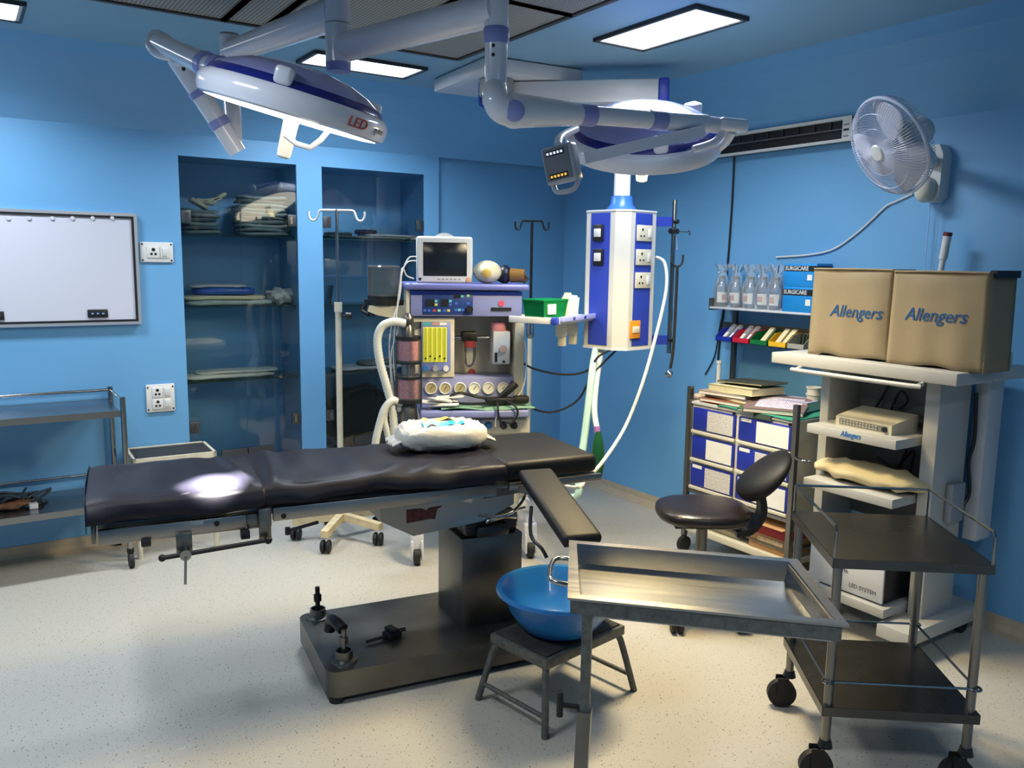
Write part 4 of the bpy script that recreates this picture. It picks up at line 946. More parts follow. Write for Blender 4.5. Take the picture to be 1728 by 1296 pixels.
MB().lathe([(.026, 0), (.028, -.06), (.02, -.10), (0, -.105)], c=(h.x, yv+.08, h.z-.05), seg=16).build('water_trap', CLEAR, mf)
h = AM.hit(1, yv+.15, 796, 628); MB().cyl((h.x, h.y-.02, h.z), (h.x, h.y, h.z), .020, seg=18).build('red_outlet', mat('red_collar', '#8a3030'), AM)
# ventilator unit and top plate
yt = ly0+.02
r = AM.rect(yt, 693, 491, 881, 534); vx0, vx1, vz0, vz1 = r
vu = MB().box(vx0, vx1, yt, yt+.36, vz0, vz1, .006).build('ventilator_unit', mat('machine_lavender', '#7d84b4', .4), AM)
MB().box(vx0-.022, vx0-.002, yt+.01, yt+.35, vz0-.02, vz1, .004).build('side_cheek', IVORY, AM)
r = AM.rect(yt-.03, 682, 479, 894, 490); tx0, tx1, tz0, tz1 = r
MB().box(tx0, tx1, yt-.03, yt+.40, tz0, tz1, .012, 3).build('top_plate', mat('lavender_top', '#666dae', .35), AM)
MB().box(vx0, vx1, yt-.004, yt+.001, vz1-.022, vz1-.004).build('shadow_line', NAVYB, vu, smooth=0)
CP = mat('control_panel_navy', '#223a78', .35)
r = AM.rect(yt, 713, 493, 798, 531); cp = MB().box(r[0], r[1], yt-.004, yt, r[2], r[3], .002).build('control_panel', CP, vu)
def pr_(x0, y0, x1, y1, m_, nm, par=None):
    q_ = AM.rect(yt-.004, x0, y0, x1, y1); return MB().box(q_[0], q_[1], yt-.0065, yt-.003, q_[2], q_[3]).build(nm, m_, par or cp, smooth=0)
for a in ((718, 505, 733, 517), (744, 505, 757, 517), (766, 497, 777, 503)): pr_(*a, BLKP, 'readout')
CY = mat('cyan_key', '#5fb8c9', .5); GR = mat('green_key', '#8fc9a0', .5); YE = mat('yellow_key', '#c9bf60', .5); RE = mat('red_key', '#b8405a', .5); BL = mat('blue_key', '#3f62c0', .5)
for i, (x, y, m_) in enumerate(((736, 508, CY), (736, 514, YE), (760, 508, CY), (760, 514, BL), (780, 500, CY), (790, 499, GR), (790, 512, BL), (770, 512, BL), (717, 524, BL), (724, 524, BL), (733, 524, RE), (741, 524, GR), (750, 524, BL), (757, 524, YE), (769, 523, BL), (775, 523, CY), (781, 523, BL))):
    pr_(x-2.4, y-2, x+2.4, y+2, m_, 'key')
h = AM.hit(1, yt-.004, 792, 522); MB().cyl((h.x, yt-.03, h.z), (h.x, yt-.003, h.z), .018, seg=18).build('control_knob', BLKP, cp)
q_ = pr_(829, 519, 863, 524.5, BLKP, 'name_strip', vu)
h = AM.hit(1, yt, 846, 512); MB().cyl((h.x, yt-.004, h.z), (h.x, yt, h.z), .016, seg=18).build('emblem', REDM, vu)
# left arm with bellows
r = AM.rect(yt+.08, 617, 516, 690, 540)
MB().prism([(r[0]+.02, r[3]), (r[0]+.01, r[3]-.03), (r[0]+.06, r[3]-.05), (vx0, r[2]-.01), (vx0, r[3])], -(yt+.26), -(yt+.08), RX90).build('bellows_bracket', CREAM, AM)
h0_ = AM.hit(1, yt+.17, 648, 510); zb = h0_.z
MB().cyl((h0_.x, yt+.17, r[3]), (h0_.x, yt+.17, r[3]+.03), .105, .11, seg=30).build('bellows_base', BLKP, AM)
MB().lathe([(.090, .028), (.09, .05), (.082, .055), (.0, .055)], c=(h0_.x, yt+.17, r[3]), seg=30).build('bellows_bag', BLKP, AM)
zz2 = AM.hit(1, yt+.17, 648, 448).z
MB().lathe([(.088, r[3]+.03), (.088, zz2-.008), (.08, zz2), (0, zz2+.002)], c=(h0_.x, yt+.17, 0), seg=36).build('bellows_jar', SMOKE, AM)
MB().tube([(h0_.x-.10, yt+.16, r[3]), (h0_.x-.115, yt+.15, r[3]-.03), (h0_.x-.08, yt+.12, r[3]-.05)], .012, 8, 3).build('bellows_valve', DARKM, AM)
MB().cyl((h0_.x-.06, yt+.1, r[3]-.06), (h0_.x-.06, yt+.1, r[3]-.012), .01, seg=10).build('tap', BLKP, AM)
# CO2 absorber in front left
ya_ = ly0-.06
a0 = AM.hit(1, ya_, 689, 575)
xa = a0.x; ra_ = .062
def zpx(y): return AM.hit(1, ya_, 689, y).z
ABM = mat('pink_soda_lime', '#dc8f9c', .75, var=.25, vscale=90)
for y0_, y1_ in ((575, 607), (639, 671)):
    MB().cyl((xa, ya_, zpx(y1_)), (xa, ya_, zpx(y0_)), ra_-.006, seg=30).build('soda_lime', ABM, AM)
    MB().lathe([(ra_, zpx(y1_)-.01), (ra_, zpx(y0_)+.02)], c=(xa, ya_, 0), seg=32).build('canister', CLEAR, AM)
for y0_, y1_, m_, rr in ((567, 572, BLKP, .068), (609, 613, BLKP, .070), (613, 634, STEEL, .036), (634, 637, BLKP, .070), (673, 679, BLKP, .070)):
    MB().cyl((xa, ya_, zpx(y1_)), (xa, ya_, zpx(y0_)), rr, seg=28).build('canister_ring', m_, AM)
MB().lathe([(.034, zpx(568)), (.030, zpx(553)), (.022, zpx(548)), (.03, zpx(542)), (.026, zpx(534)), (.012, zpx(528)), (0, zpx(528))], c=(xa, ya_, 0), seg=22).build('valve_head', STEELD, AM)
for dx, dy in ((-.066, -.03), (.066, -.03), (-.066, .03), (.066, .03)): MB().cyl((xa+dx, ya_+dy, zpx(690)), (xa+dx, ya_+dy, zpx(565)), .0045, seg=8).build('tie_rod', CHROME, AM)
MB().lathe([(.03, zpx(679)), (.045, zpx(690)), (.05, zpx(715)), (.03, zpx(735))], c=(xa, ya_, 0), seg=20).build('dust_cup', STEELD, AM)
MB().bar((xa, ya_+.03, zpx(550)), (xa+.08, yu+.03, zpx(550)), .03, .03).build('absorber_arm', STEELD, AM)
# monitor
mn0 = AM.hit(1, yt+.04, 750, 478)
MN = Th('patient_monitor', 'white patient monitor with dark screen on top of the anaesthesia machine', 'monitor', AM.M @ Vector((mn0.x, yt+.06, tz1)), -25)
r = MN.rect(0, 703, 399, 798, 479); r = (r[0], r[1], 0.0, r[3])
bd = MB().box(r[0], r[1], 0, .09, 0, r[3], .014, 3).build('body', WHITEP, MN)
MB().lathe([(0, 0), (.075, 0), (.075, .03), (0, .03)], c=((r[0]+r[1])/2, .06, r[3]-.055), M=RX90, seg=36).build('handle', WHITEP, MN)
q_ = MN.rect(0, 714, 409, 788, 466); MB().box(q_[0], q_[1], -.003, .01, q_[2], q_[3], .003).build('screen', mat('dark_screen', '#1c2024', .15), MN)
for i in range(6): MB().box(-.035+i*.022, -.023+i*.022, -.002, .005, .018, .024).build('button', GREYPL, MN, smooth=0)
MB().cyl((r[0]+.018, -.004, .021), (r[0]+.018, .005, .021), .008, seg=12).build('power_button', BLKP, MN)
MB().cyl((r[1]-.025, -.006, .02), (r[1]-.025, .005, .02), .011, seg=14).build('rotary_knob', mat('orange_knob', '#d99a70', .4), MN)
for k, (pts, lab) in enumerate((
    ([(703, 433, .0), (690, 435, -.02), (680, 455, -.04), (674, 485, -.05), (670, 520, -.06), (666, 560, -.05), (664, 600, -.06), (668, 650, -.06)], 'outermost white sensor lead from the monitor down past the absorber'),
    ([(703, 440, .0), (688, 442, -.02), (678, 460, -.05), (676, 490, -.06), (669, 530, -.07), (672, 555, -.06), (660, 600, -.06), (664, 660, -.06), (668, 700, -.05)], 'second white sensor lead looping from the monitor side'),
    ([(698, 470, .0), (686, 465, -.03), (679, 452, -.05), (675, 480, -.07), (672, 510, -.07), (663, 540, -.07), (657, 580, -.06), (660, 640, -.06), (664, 720, -.05)], 'third white sensor lead tucked beside the monitor'),
    ([(872, 560, .0), (886, 580, .0), (888, 620, -.02), (880, 660, -.05), (850, 690, -.08), (838, 702, -.13), (836, 720, -.14)], 'thin white lead hanging over the work shelf of the machine'))):
    cable('sensor_cable', [AM.M @ AM.hit(1, yt+d_, x, y) for x, y, d_ in pts], .0035, WHITEP, lab, 'cable', 6, 5)
# things on the top plate
bgp = AM.M @ AM.hit(1, yt+.10, 822, 462)
o = Th('ventilation_bag', 'cream rubber ventilation bag lying beside the patient monitor', 'breathing bag', (bgp.x, bgp.y, CAMH-CAMH+(AM.M @ Vector((0, 0, tz1))).z), -40)
MB().sph((0, 0, .062), (.078, .115, .062), fn=lambda p: Vector((p.x*(1-.25*(p.y < 0)*abs(p.y)/.115), p.y, p.z))).build('bag', mat('cream_rubber', '#cfc9ac', .35), o)
MB().lathe([(.026, .0), (.024, .02), (.014, .026), (0, .026)], c=(.01, -.095, .058), M=Matrix.Rotation(math.radians(100), 4, 'X'), seg=18).build('valve', mat('amber_valve', '#c4a75a', .35), o)
mk_ = AM.M @ AM.hit(1, yt+.12, 862, 470)
o = Th('face_mask', 'black rubber face mask with amber connector at the right of the cream bag', 'face mask', (mk_.x, mk_.y, (AM.M @ Vector((0, 0, tz1))).z), -30)
MB().sph((-.045, .02, .05), (.05, .06, .05), fn=lambda p: p*(1+.12*math.sin(p.x*70))).build('cushion', mat('navy_rubber', '#161a2e', .4), o)
MB().cyl((.0, .0, .045), (.075, -.02, .045), .04, .034, seg=18).build('connector', mat('amber_connector', '#7a5a2a', .35), o)
MB().cyl((.06, -.015, .012), (.085, -.02, .04), .02, seg=12).build('elbow', mat('dark_amber', '#3a2a18', .4), o)
# things on the work shelf
wp = lambda x, y, dz=.004: AM.M @ Vector((AM.hit(2, wz+dz, x, y).x, AM.hit(2, wz+dz, x, y).y, wz+dz))
o = Th('drape_sheet', 'folded green surgical cloth under the clutter on the machine work shelf', 'cloth', AM.M @ Vector(((wsx0+wsx1)/2+.06, ly0-.03, wz)), -24)
MB().grid(lambda a, b: (-.24+.5*a, -.085+.16*b, .006+.006*math.sin(9*a+4*b)+.004*math.sin(17*b+a*6)), 20, 10).build('cloth', mat('surgical_green_cloth', '#7fa890', .8, var=.15, vscale=20), o, smooth=80, solid=.006)
o = Th('glove_packets', 'loose white glove packets heaped at the left of the machine work shelf', 'packets', AM.M @ Vector((wsx0+.12, ly0-.05, wz+.012)), -24)
for i in range(6):
    b = MB(); b.M = Matrix.Translation((random.uniform(-.05, .06), random.uniform(-.03, .03), .006+.009*i)) @ Matrix.Rotation(random.uniform(-.6, .6), 4, 'Z') @ Matrix.Rotation(random.uniform(-.15, .15), 4, 'Y')
    b.box(-.075, .075, -.035, .035, -.004, .004, .002); b.build('packet', PAPER, o)
lp_ = AM.M @ Vector((wsx1-.17, ly0-.04, wz+.02))
o = Th('laryngoscope_cable', 'black coiled device cable with plug lying on the machine work shelf', 'cable', lp_, -24)
MB().tube([(.10, .0, .03), (.0, -.02, .03), (-.10, .0, .04), (-.19, -.02, .065), (-.245, -.02, .05), (-.235, -.03, .02), (-.16, -.04, .01), (-.06, -.045, .012)], .008, 8, 6).build('cord', BLKP, o)
MB().tube([(.02, .0, .035), (.07, -.01, .08), (.10, 0, .11)], .018, 10, 4, taper=(.016, .026)).build('grip', BLKP, o)
MB().box(-.06, .10, -.035, .02, .0, .04, .014).build('body', BLKP, o); MB().box(.09, .18, -.02, .03, .0, .045, .016).build('pouch', mat('dark_pouch', '#1c1a18', .6), o)
MB().tube([(.0, -.05, .03), (-.005, -.095, .0), (.0, -.10, -.05), (.03, -.095, -.12)], .006, 8, 5).build('hanging_lead', BLKP, o)
MB().tube([(.05, -.05, .03), (.09, -.095, .0), (.10, -.10, -.04), (.07, -.097, -.085), (.03, -.095, -.08)], .006, 8, 5).build('hanging_lead', BLKP, o)
# corrugated hoses
COR = mat('corrugated_white_hose', '#cfd0c8', .45)
def corr(pts, r, label):
    P_ = spline([Vector(p) for p in pts], 14); mb = MB(); n = len(P_); seg = 12; rings = []; u_ = None
    for i, p in enumerate(P_):
        d = (P_[min(i+1, n-1)]-P_[max(i-1, 0)]).normalized()
        if u_ is None: u_ = d.cross(Vector((.3, .9, .1))).normalized()
        else: u_ = (u_-d*u_.dot(d)).normalized()
        v_ = d.cross(u_); rr = r*(1.0 if i % 2 else .86); rings += [p+u_*(rr*math.cos(2*math.pi*k/seg))+v_*(rr*math.sin(2*math.pi*k/seg)) for k in range(seg)]
    mb.add(rings, [(i*seg+k, i*seg+(k+1) % seg, (i+1)*seg+(k+1) % seg, (i+1)*seg+k) for i in range(n-1) for k in range(seg)])
    tag(mb.build('breathing_hose', COR, None, smooth=80), label, 'hose'); 
HP = lambda x, y, c: AM.M @ AM.hit(1, c, x, y)
corr([HP(684, 546, ya_-.02), HP(664, 543, ya_-.03), HP(645, 551, ya_-.03), HP(637, 573, ya_-.03), HP(641, 610, ya_-.03), HP(652, 650, ya_-.03), HP(662, 690, ya_-.02), HP(666, 740, ya_-.02), HP(668, 775, ya_)], .023, 'corrugated white hose arching from the absorber valve downward at far left')
corr([HP(678, 680, ya_-.01), HP(662, 676, ya_-.04), HP(649, 690, ya_-.05), HP(640, 718, ya_-.05), HP(634, 745, ya_-.05), HP(632, 770, ya_-.04)], .021, 'short corrugated white hose curving from the lower absorber behind the table')
corr([HP(676, 690, ya_), HP(655, 686, ya_-.02), HP(648, 705, ya_-.02), HP(655, 735, ya_-.02), HP(662, 770, ya_-.02)], .020, 'inner corrugated white hose bending down beside the absorber')

# ================================================================== MONITOR TOWER
xf = atZ(1.222, 1615.6, 631).x
TW = Th('equipment_tower', 'white wheeled equipment tower with shelves against the right wall', 'equipment tower', (xf, 2.18, 0), -90)
# local x: to the right in the picture (towards the camera), local y: away towards the right wall
def txy(px, py, z): return TW.hit(2, z, px, py)
a = txy(1302, 591, 1.222); b_ = txy(1615.6, 631, 1.222); yb_ = txy(1725, 620, 1.222).y
tx0_, tx1_ = TW.hit(1, 0, 1302, 600).x, b_.x
dep = .57
TWM = mat('tower_white', '#b0afa9', .4, var=.04, vscale=5)
MB().box(tx0_, tx1_, 0, dep, 1.172, 1.222, .004).build('top_shelf', TWM, TW)
p_ = TW.hit(1, -.03, 1345, 607), TW.hit(1, -.03, 1550, 636)
MB().tube([(p_[0].x, 0, 1.165), (p_[0].x, -.03, 1.160), (p_[0].x+.03, -.045, 1.158), (p_[1].x-.03, -.045, 1.158), (p_[1].x, -.03, 1.160), (p_[1].x, 0, 1.165)], .010, 10, 2).build('handle', TWM, TW)
yp = .16                                                       # pillars stand back from the front
lpx = (TW.hit(1, yp, 1383, 700).x, TW.hit(1, yp, 1397, 700).x); rpx = (TW.hit(1, yp, 1555, 750).x, TW.hit(1, yp, 1572, 750).x)
MB().box(lpx[0], lpx[1], yp, yp+.24, .13, 1.172, .003).build('pillar', TWM, TW)
MB().box(rpx[0], rpx[1]+.02, yp, yp+.24, .13, 1.172, .003).build('pillar', TWM, TW)
def tshelf(pxl, pyl, pxr, pyr, front, th=.04):
    l = TW.hit(1, front, pxl, pyl); r_ = TW.hit(1, front, pxr, pyr); z = (l.z+r_.z)/2
    o = MB().box(max(l.x, lpx[0]-.09), r_.x, front, front+.40, z-th, z, .003).build('shelf', TWM, TW); return z, l.x, r_.x, o
zA, _, _, shA = tshelf(1362, 712, 1512, 747, .0)
zB, _, _, shB = tshelf(1356, 803, 1506, 846, .0)
zD, _, _, shD = tshelf(1372, 985, 1491, 1030, .0)
m2 = RX90; h = TW.hit(1, -.001, 1435, 734)
BLUET = mat('logo_blue', '#2f6fb0', .5)
text('lettering', 'Allengers', .034, Matrix.Translation((h.x, -.001, h.z-.001)) @ RX90, BLUET, TW, shear=.25, bold=.0005, width=.10)
bk = TW.hit(1, yp+.2, 1480, 700)
MB().box(lpx[1], rpx[0], yp+.23, yp+.24, .45, 1.16).build('back_panel', mat('tower_back_grey', '#6e6d68', .6), TW, smooth=0)
# feet
bx = TW.hit(2, .08, 1577, 1117).x
ft = MB().box(rpx[0]-.02, rpx[1]+.08, -.03, dep-.02, .075, .135, .004).build('foot', TWM, TW)
MB().box(lpx[0]-.06, lpx[1]+.02, -.03, dep-.02, .075, .135, .004).build('foot', TWM, TW)
MB().box(lpx[0], rpx[1], yp+.02, yp+.22, .09, .135, .004).build('cross_bar', TWM, TW)
for x in (rpx[1]+.02, lpx[0]-.02):
    for y in (.03, dep-.08):
        c_ = MB().cyl((x-.014, y, .036), (x+.014, y, .036), .036, seg=20).build('caster', RUBBER, TW); MB().box(x-.02, x+.02, y-.015, y+.015, .05, .076, .003).build('caster_fork', GREYPL, c_)
h = TW.hit(1, dep-.06, 1592, 850)
MB().box(rpx[1]+.022, rpx[1]+.055, yp+.10, yp+.20, .55, .72, .006).build('power_box', GREYPL, TW)
MB().box(rpx[1]+.02, rpx[1]+.08, yp+.27, dep-.02, .45, 1.165, .004).build('side_cover', mat('tower_side_grey', '#b9bcc0', .45), TW)
MB().tube([(rpx[1]+.035, yp+.25, 1.1), (rpx[1]+.04, yp+.26, .9), (rpx[1]+.03, yp+.25, .8), (rpx[1]+.045, yp+.25, .66), (rpx[1]+.03, yp+.22, .6)], .008, 8, 5).build('side_cable', BLKP, TW)
def px3(x, y, c): 
    v = TW.hit(1, c, x, y); return TW.M @ v
for i, pts in enumerate(([(1470, 700, .36), (1490, 668, .36), (1505, 640, .36)], [(1502, 720, .36), (1505, 690, .36), (1520, 660, .36), (1532, 675, .36), (1520, 688, .36), (1505, 682, .36)], [(1480, 770, .36), (1510, 790, .36), (1540, 760, .36), (1535, 800, .36), (1525, 830, .36)], [(1530, 760, .36), (1520, 790, .36), (1545, 810, .36)])):
    cable('power_cable', [px3(*p) for p in pts], .006, BLKP, ['black cable rising behind the grey keyboard box in the tower', 'black cable loop above the grey keyboard box in the tower', 'black cable tangle over the cloth roll in the tower', 'short black cable by the right tower pillar above the cloth roll'][i], 'cable')
# covered monitors
COVM = mat('khaki_cover_cloth', '#8c7d61', .75, var=.06, vscale=9, bump=.3, bscale=7)
def cover(name, pxl, pxr, ytop_l, ytop_r, ybot_l, ybot_r, c, label, bulge, back):
    L_ = TW.hit(1, c, pxl, (ytop_l+ybot_l)/2); R_ = TW.hit(1, c, pxr, (ytop_r+ybot_r)/2)
    z1 = (TW.hit(1, c, pxl, ytop_l).z+TW.hit(1, c, pxr, ytop_r).z)/2
    w_ = R_.x-L_.x; o = Th(name, label, 'monitor cover', TW.M @ Vector(((L_.x+R_.x)/2, c, 1.222)), -90, 'covered monitors on the tower')
    hgt = z1-1.222
    def face(y_, flip=1):
        def fn(a, b):
            x = -w_/2+w_*a; z = hgt*b
            e = (1-(2*a-1)**6)*(1-(2*b-1)**8)
            y = y_-.012*e*flip-.006*e*math.sin(7*a+3*b+bulge)*flip-.004*math.sin(16*a+bulge)*(1-b)*flip
            if b < .12: z += .012*math.sin(5*a+bulge)**2*(1-b/.12)*(1 if a > .15 else 0)
            return (x*(1+.03*(1-b)), y, z)
        return fn
    n = 22
    o.face = face(0); MB().grid(face(0), n, 18).build('front_panel', COVM, o, smooth=80, solid=.004)
    sd = MB(); sd.grid(lambda a, b: (-w_/2*(1+.03*(1-b)), back*a, hgt*b+.004*math.sin(6*a)), 6, 8); sd.grid(lambda a, b: (w_/2*(1+.03*(1-b)), back*a, hgt*b), 6, 8)
    sd.grid(lambda a, b: (-w_/2+w_*a, back*b, hgt-.004*math.sin(3.1*a)), 8, 4); sd.grid(lambda a, b: (-w_/2+w_*a, back, hgt*b), 4, 4)
    sd.build('side_panels', COVM, o, smooth=60, solid=.004)
    MB().box(-w_/2+.02, w_/2-.02, .02, back-.02, .004, hgt-.012, .01).build('monitor', BLKP, o)
    MB().tube([(-w_/2, -.004, hgt-.002), (0, -.012, hgt-.0), (w_/2, -.004, hgt-.002)], .005, 6, 4).build('seam', COVM, o)
    return o, w_, hgt
cv1, w1_, hg1 = cover('monitor_cover', 1371, 1503, 452, 456, 585, 605, .10, 'khaki cloth cover with blue lettering over the left tower monitor, beside the blue cartons', .5, .16)
cv2, w2_, hg2 = cover('monitor_cover', 1505, 1664, 455, 462, 605, 622, .085, 'khaki cloth cover with blue lettering over the right tower monitor, under the wall fan', 2.2, .20)
for cv, w_, hg, px, py in ((cv1, w1_, hg1, 1442, 527), (cv2, w2_, hg2, 1576, 533)):
    h = cv.hit(1, -.018, px, py)
    tt = text('lettering', 'Allengers', .075, Matrix.Translation((h.x, -.0225, h.z)) @ RX90, BLUET, cv, shear=.3, bold=.0006, width=w_*.68, ext=.0005)
    for v_ in tt.data.vertices:
        v_.co.y = cv.face((v_.co.x/1.015+w_/2)/w_, v_.co.z/hg)[1]-.0045
MB().box(w2_/2-.01, w2_/2+.015, .02, .20, hg2-.02, hg2+.008).build('frame_corner', BLKP, cv2, smooth=0)
h = TW.hit(2, 1.222, 1590, 603)
o = Th('wall_bracket_box', 'small white box at the right end of the tower top', 'box', TW.M @ TW.hit(2, 1.222, 1688, 615), -90)
MB().box(-.03, .03, -.04, .04, 0, .055, .004).build('body', WHITEP, o); MB().box(-.024, .024, -.042, -.039, .006, .048).build('front_plate', GREYPL, o, smooth=0)
# vial
v = TW.M @ TW.hit(2, 1.222, 1406, 597)
o = Th('glass_vial', 'small glass vial with white label and pointed cap on the tower top', 'vial', tuple(v), 0)
MB().lathe([(0, 0), (.018, 0), (.019, .004), (.019, .036), (.010, .046), (.008, .052), (0, .052)], seg=20).build('glass', CLEAR, o)
MB().lathe([(.0193, .008), (.0195, .032)], seg=20).build('label', PAPER, o); MB().lathe([(.010, .052), (.010, .062), (.004, .066), (.003, .082), (0, .083)], seg=14).build('cap', GREYPL, o)
# keyboard-like image processor
k0_ = TW.hit(2, zA, 1440, 712); k1_ = TW.hit(2, zA, 1550, 728)
o = Th('control_console', 'beige control console with rows of keys on the upper tower shelf', 'console', TW.M @ Vector(((k0_.x+k1_.x)/2-.005, .09, zA)), -90-3)
kw = (k1_.x-k0_.x)
MB().prism([(.0, 0), (.18, 0), (.18, .075), (.012, .045), (0, .04)], -kw/2, kw/2, Matrix(((0, 0, 1, 0), (1, 0, 0, 0), (0, 1, 0, 0), (0, 0, 0, 1)))).build('case', mat('beige_plastic', '#c9c3ac', .5), o)
MB().box(-kw/2+.02, kw/2-.02, -.002, .002, .008, .034).build('key_strip', mat('dark_key_strip', '#77756a', .5), o, smooth=0)
for i in range(12):
    for j in range(2): MB().box(-kw/2+.028+i*(kw-.09)/12, -kw/2+.028+i*(kw-.09)/12+.012, -.005, 0, .011+j*.012, .019+j*.012).build('key', mat('grey_key', '#9c998c', .5), o, smooth=0)
MB().cyl((kw/2-.03, -.012, .022), (kw/2-.03, 0, .022), .011, seg=14).build('knob', BLKP, o)
# cloth roll on the lower shelf
c0_ = TW.hit(2, zB, 1370, 795); c1_ = TW.hit(2, zB, 1550, 845)
rw = (c1_.x-c0_.x)*.98
o = Th('cloth_roll', 'rolled cream cover cloth on the lower tower shelf', 'cloth', TW.M @ Vector(((c0_.x+c1_.x)/2+.01, .15, zB)), -90)
MB().sph((0, 0, .045), 1, seg=30, rings=18, fn=lambda p: Vector((rw/2*math.copysign(abs(p.z)**.7, p.z), .11*p.x+.01*math.sin(9*p.z), .043*p.y+.006*math.sin(14*p.z+5*p.x)+.004*math.sin(25*p.z)))).build('roll', mat('cream_bundle_cloth', '#c4b68f', .8, bump=.4, bscale=14), o, smooth=80)
# carton on the bottom tower shelf
q0, q1 = TW.hit(1, .03, 1366, 960), TW.hit(1, .03, 1489, 1004)
o = Th('device_box', 'white device box with grey lettering on the bottom tower shelf', 'box', TW.M @ Vector(((max(q0.x, lpx[0]-.08)+q1.x)/2, .03, zD)), -90)
bw = (q1.x-max(q0.x, lpx[0]-.08)); zt2 = TW.hit(1, .03, 1489, 930).z-zD
MB().box(-bw/2, bw/2, .0, .012, .008, .19, .003).build('front', WHITEM, o); MB().box(-bw/2, bw/2-.003, .012, .28, .006, .185, .003).build('case', BLKP, o)
PT = mat('print_grey', '#5a5a58', .6)
text('lettering', 'LED SYSTEM', .026, Matrix.Translation((bw/2-.095, -.001, .045)) @ RX90, PT, o, width=.13); text('lettering', 'CAM MA', .024, Matrix.Translation((bw/2-.21, -.001, .10)) @ RX90, PT, o, width=.08)

# ================================================================== CRASH CART
CC = Th('crash_cart', 'steel crash cart with six blue-fronted drawers against the right wall', 'medical cart', (3.38, 2.95, 0), -90)
cxl, cxr = CC.hit(1, 0, 1160, 780).x, CC.hit(1, 0, 1338, 800).x
cd_ = .42
for x in (cxl, cxr):
    for y in (0, cd_):
        MB().bar((x, y, .10), (x, y, .955), .026, .026).build('post', STEELP, CC, smooth=0)
        c_ = MB().cyl((x, y, .07), (x, y, .10), .016, seg=12).build('caster', DARKM, CC); MB().cyl((x-.012, y, .045), (x+.012, y, .045), .045, seg=20).build('wheel', RUBBER, c_)
r = CC.rect(0, 1166, 690, 1330, 860); 
zt3 = CC.hit(1, 0, 1166, 680).z; zb3 = CC.hit(1, 0, 1240, 845).z
cm_ = CC.hit(1, 0, 1241, 770).x
MB().box(cxl+.015, cxr-.015, .01, cd_-.01, zb3-.012, zt3, .004).build('drawer_case', IVORY, CC)
MB().box(cxl, cxr, .0, cd_, zt3, zt3+.012).build('top', mat('top_steel_pale', '#cfcdc4', .4), CC, smooth=0)
DB = mat('drawer_blue', '#1c2f9c', .45); PL = stripe_mat('printed_list', '#ddd8cf', '#6d6a70', 55, 'Z', .42, 3)
dh = (zt3-zb3)/3
for ci, (xa_, xb_) in enumerate(((cxl+.03, cm_-.012), (cm_+.012, cxr-.022))):
    for ri in range(3):
        z1 = zt3-.018-ri*dh; z0 = z1-dh+.036
        d_ = MB().box(xa_, xb_, -.004, .02, z0, z1, .004).build('drawer', DB, CC)
        xm = xa_+(xb_-xa_)*.36
        MB().box(xm, xb_-.012, -.006, .0, z0+.006, z1-.008).build('list_label', PL if (ci+ri) % 2 == 0 else PAPER, d_, smooth=0)
        if ri == 2 or ci == 1: MB().box(xa_+.016, xa_+.085, -.006, 0, z1-.022, z1-.004).build('name_tag', PAPER, d_, smooth=0)
        MB().box(xa_-.004, xb_+.004, -.012, .0, z0-.022, z0-.004, .003).build('pull', IVORY, d_)
for x in (cm_-.02, cxr-.03): MB().cyl((x, -.012, zt3-.008), (x, 0, zt3-.008), .007, seg=10).build('lock', DARKM, CC)
zlo = CC.hit(1, 0, 1200, 905).z; zlo = .16
MB().box(cxl, cxr, 0, cd_, zlo-.035, zlo, .003).build('lower_shelf', IVORY, CC)
zmid = zb3-.02
MB().box(cxl, cxr, 0.0, .012, zb3-.03, zb3-.012).build('mid_rail', STEEL, CC, smooth=0)
MB().tube([(cxr+.01, -.005, .70), (cxr+.04, -.03, .70), (cxr+.09, -.04, .70), (cxr+.115, -.02, .70)], .007, 8, 3).build('push_handle', CHROME, CC)
# rear posts, bin rail and upper shelf
rp = CC.hit(1, cd_-.02, 1240, 560)
for x in (rp.x, cxr-.03): MB().bar((x, cd_-.02, .9), (x, cd_-.02, 1.40), .028, .022).build('rear_post', STEELD, CC, smooth=0)
us = CC.hit(1, cd_-.13, 1197, 515); us1 = cxr-.02
usz = CC.hit(1, cd_-.13, 1240, 520).z
ush = MB().box(us.x, us1, cd_-.13, cd_+.02, usz-.012, usz, .003).build('upper_shelf', WHITEM, CC)
MB().box(us.x-.004, us.x+.002, cd_-.13, cd_+.02, usz-.02, usz+.05).build('end_stop', STEELD, ush, smooth=0)
binz = CC.hit(1, cd_-.14, 1290, 583).z
MB().box(us.x+.01, us1, cd_-.015, cd_-.005, binz, binz+.10).build('bin_rail', STEELD, CC, smooth=0)
bins = [('blue', '#1c2fa0'), ('red', '#c0203a'), ('green', '#0f6b38'), ('yellow', '#e2b428'), ('grey', '#9a9a92')]
edges = [1208, 1236, 1266, 1297, 1329, 1360]
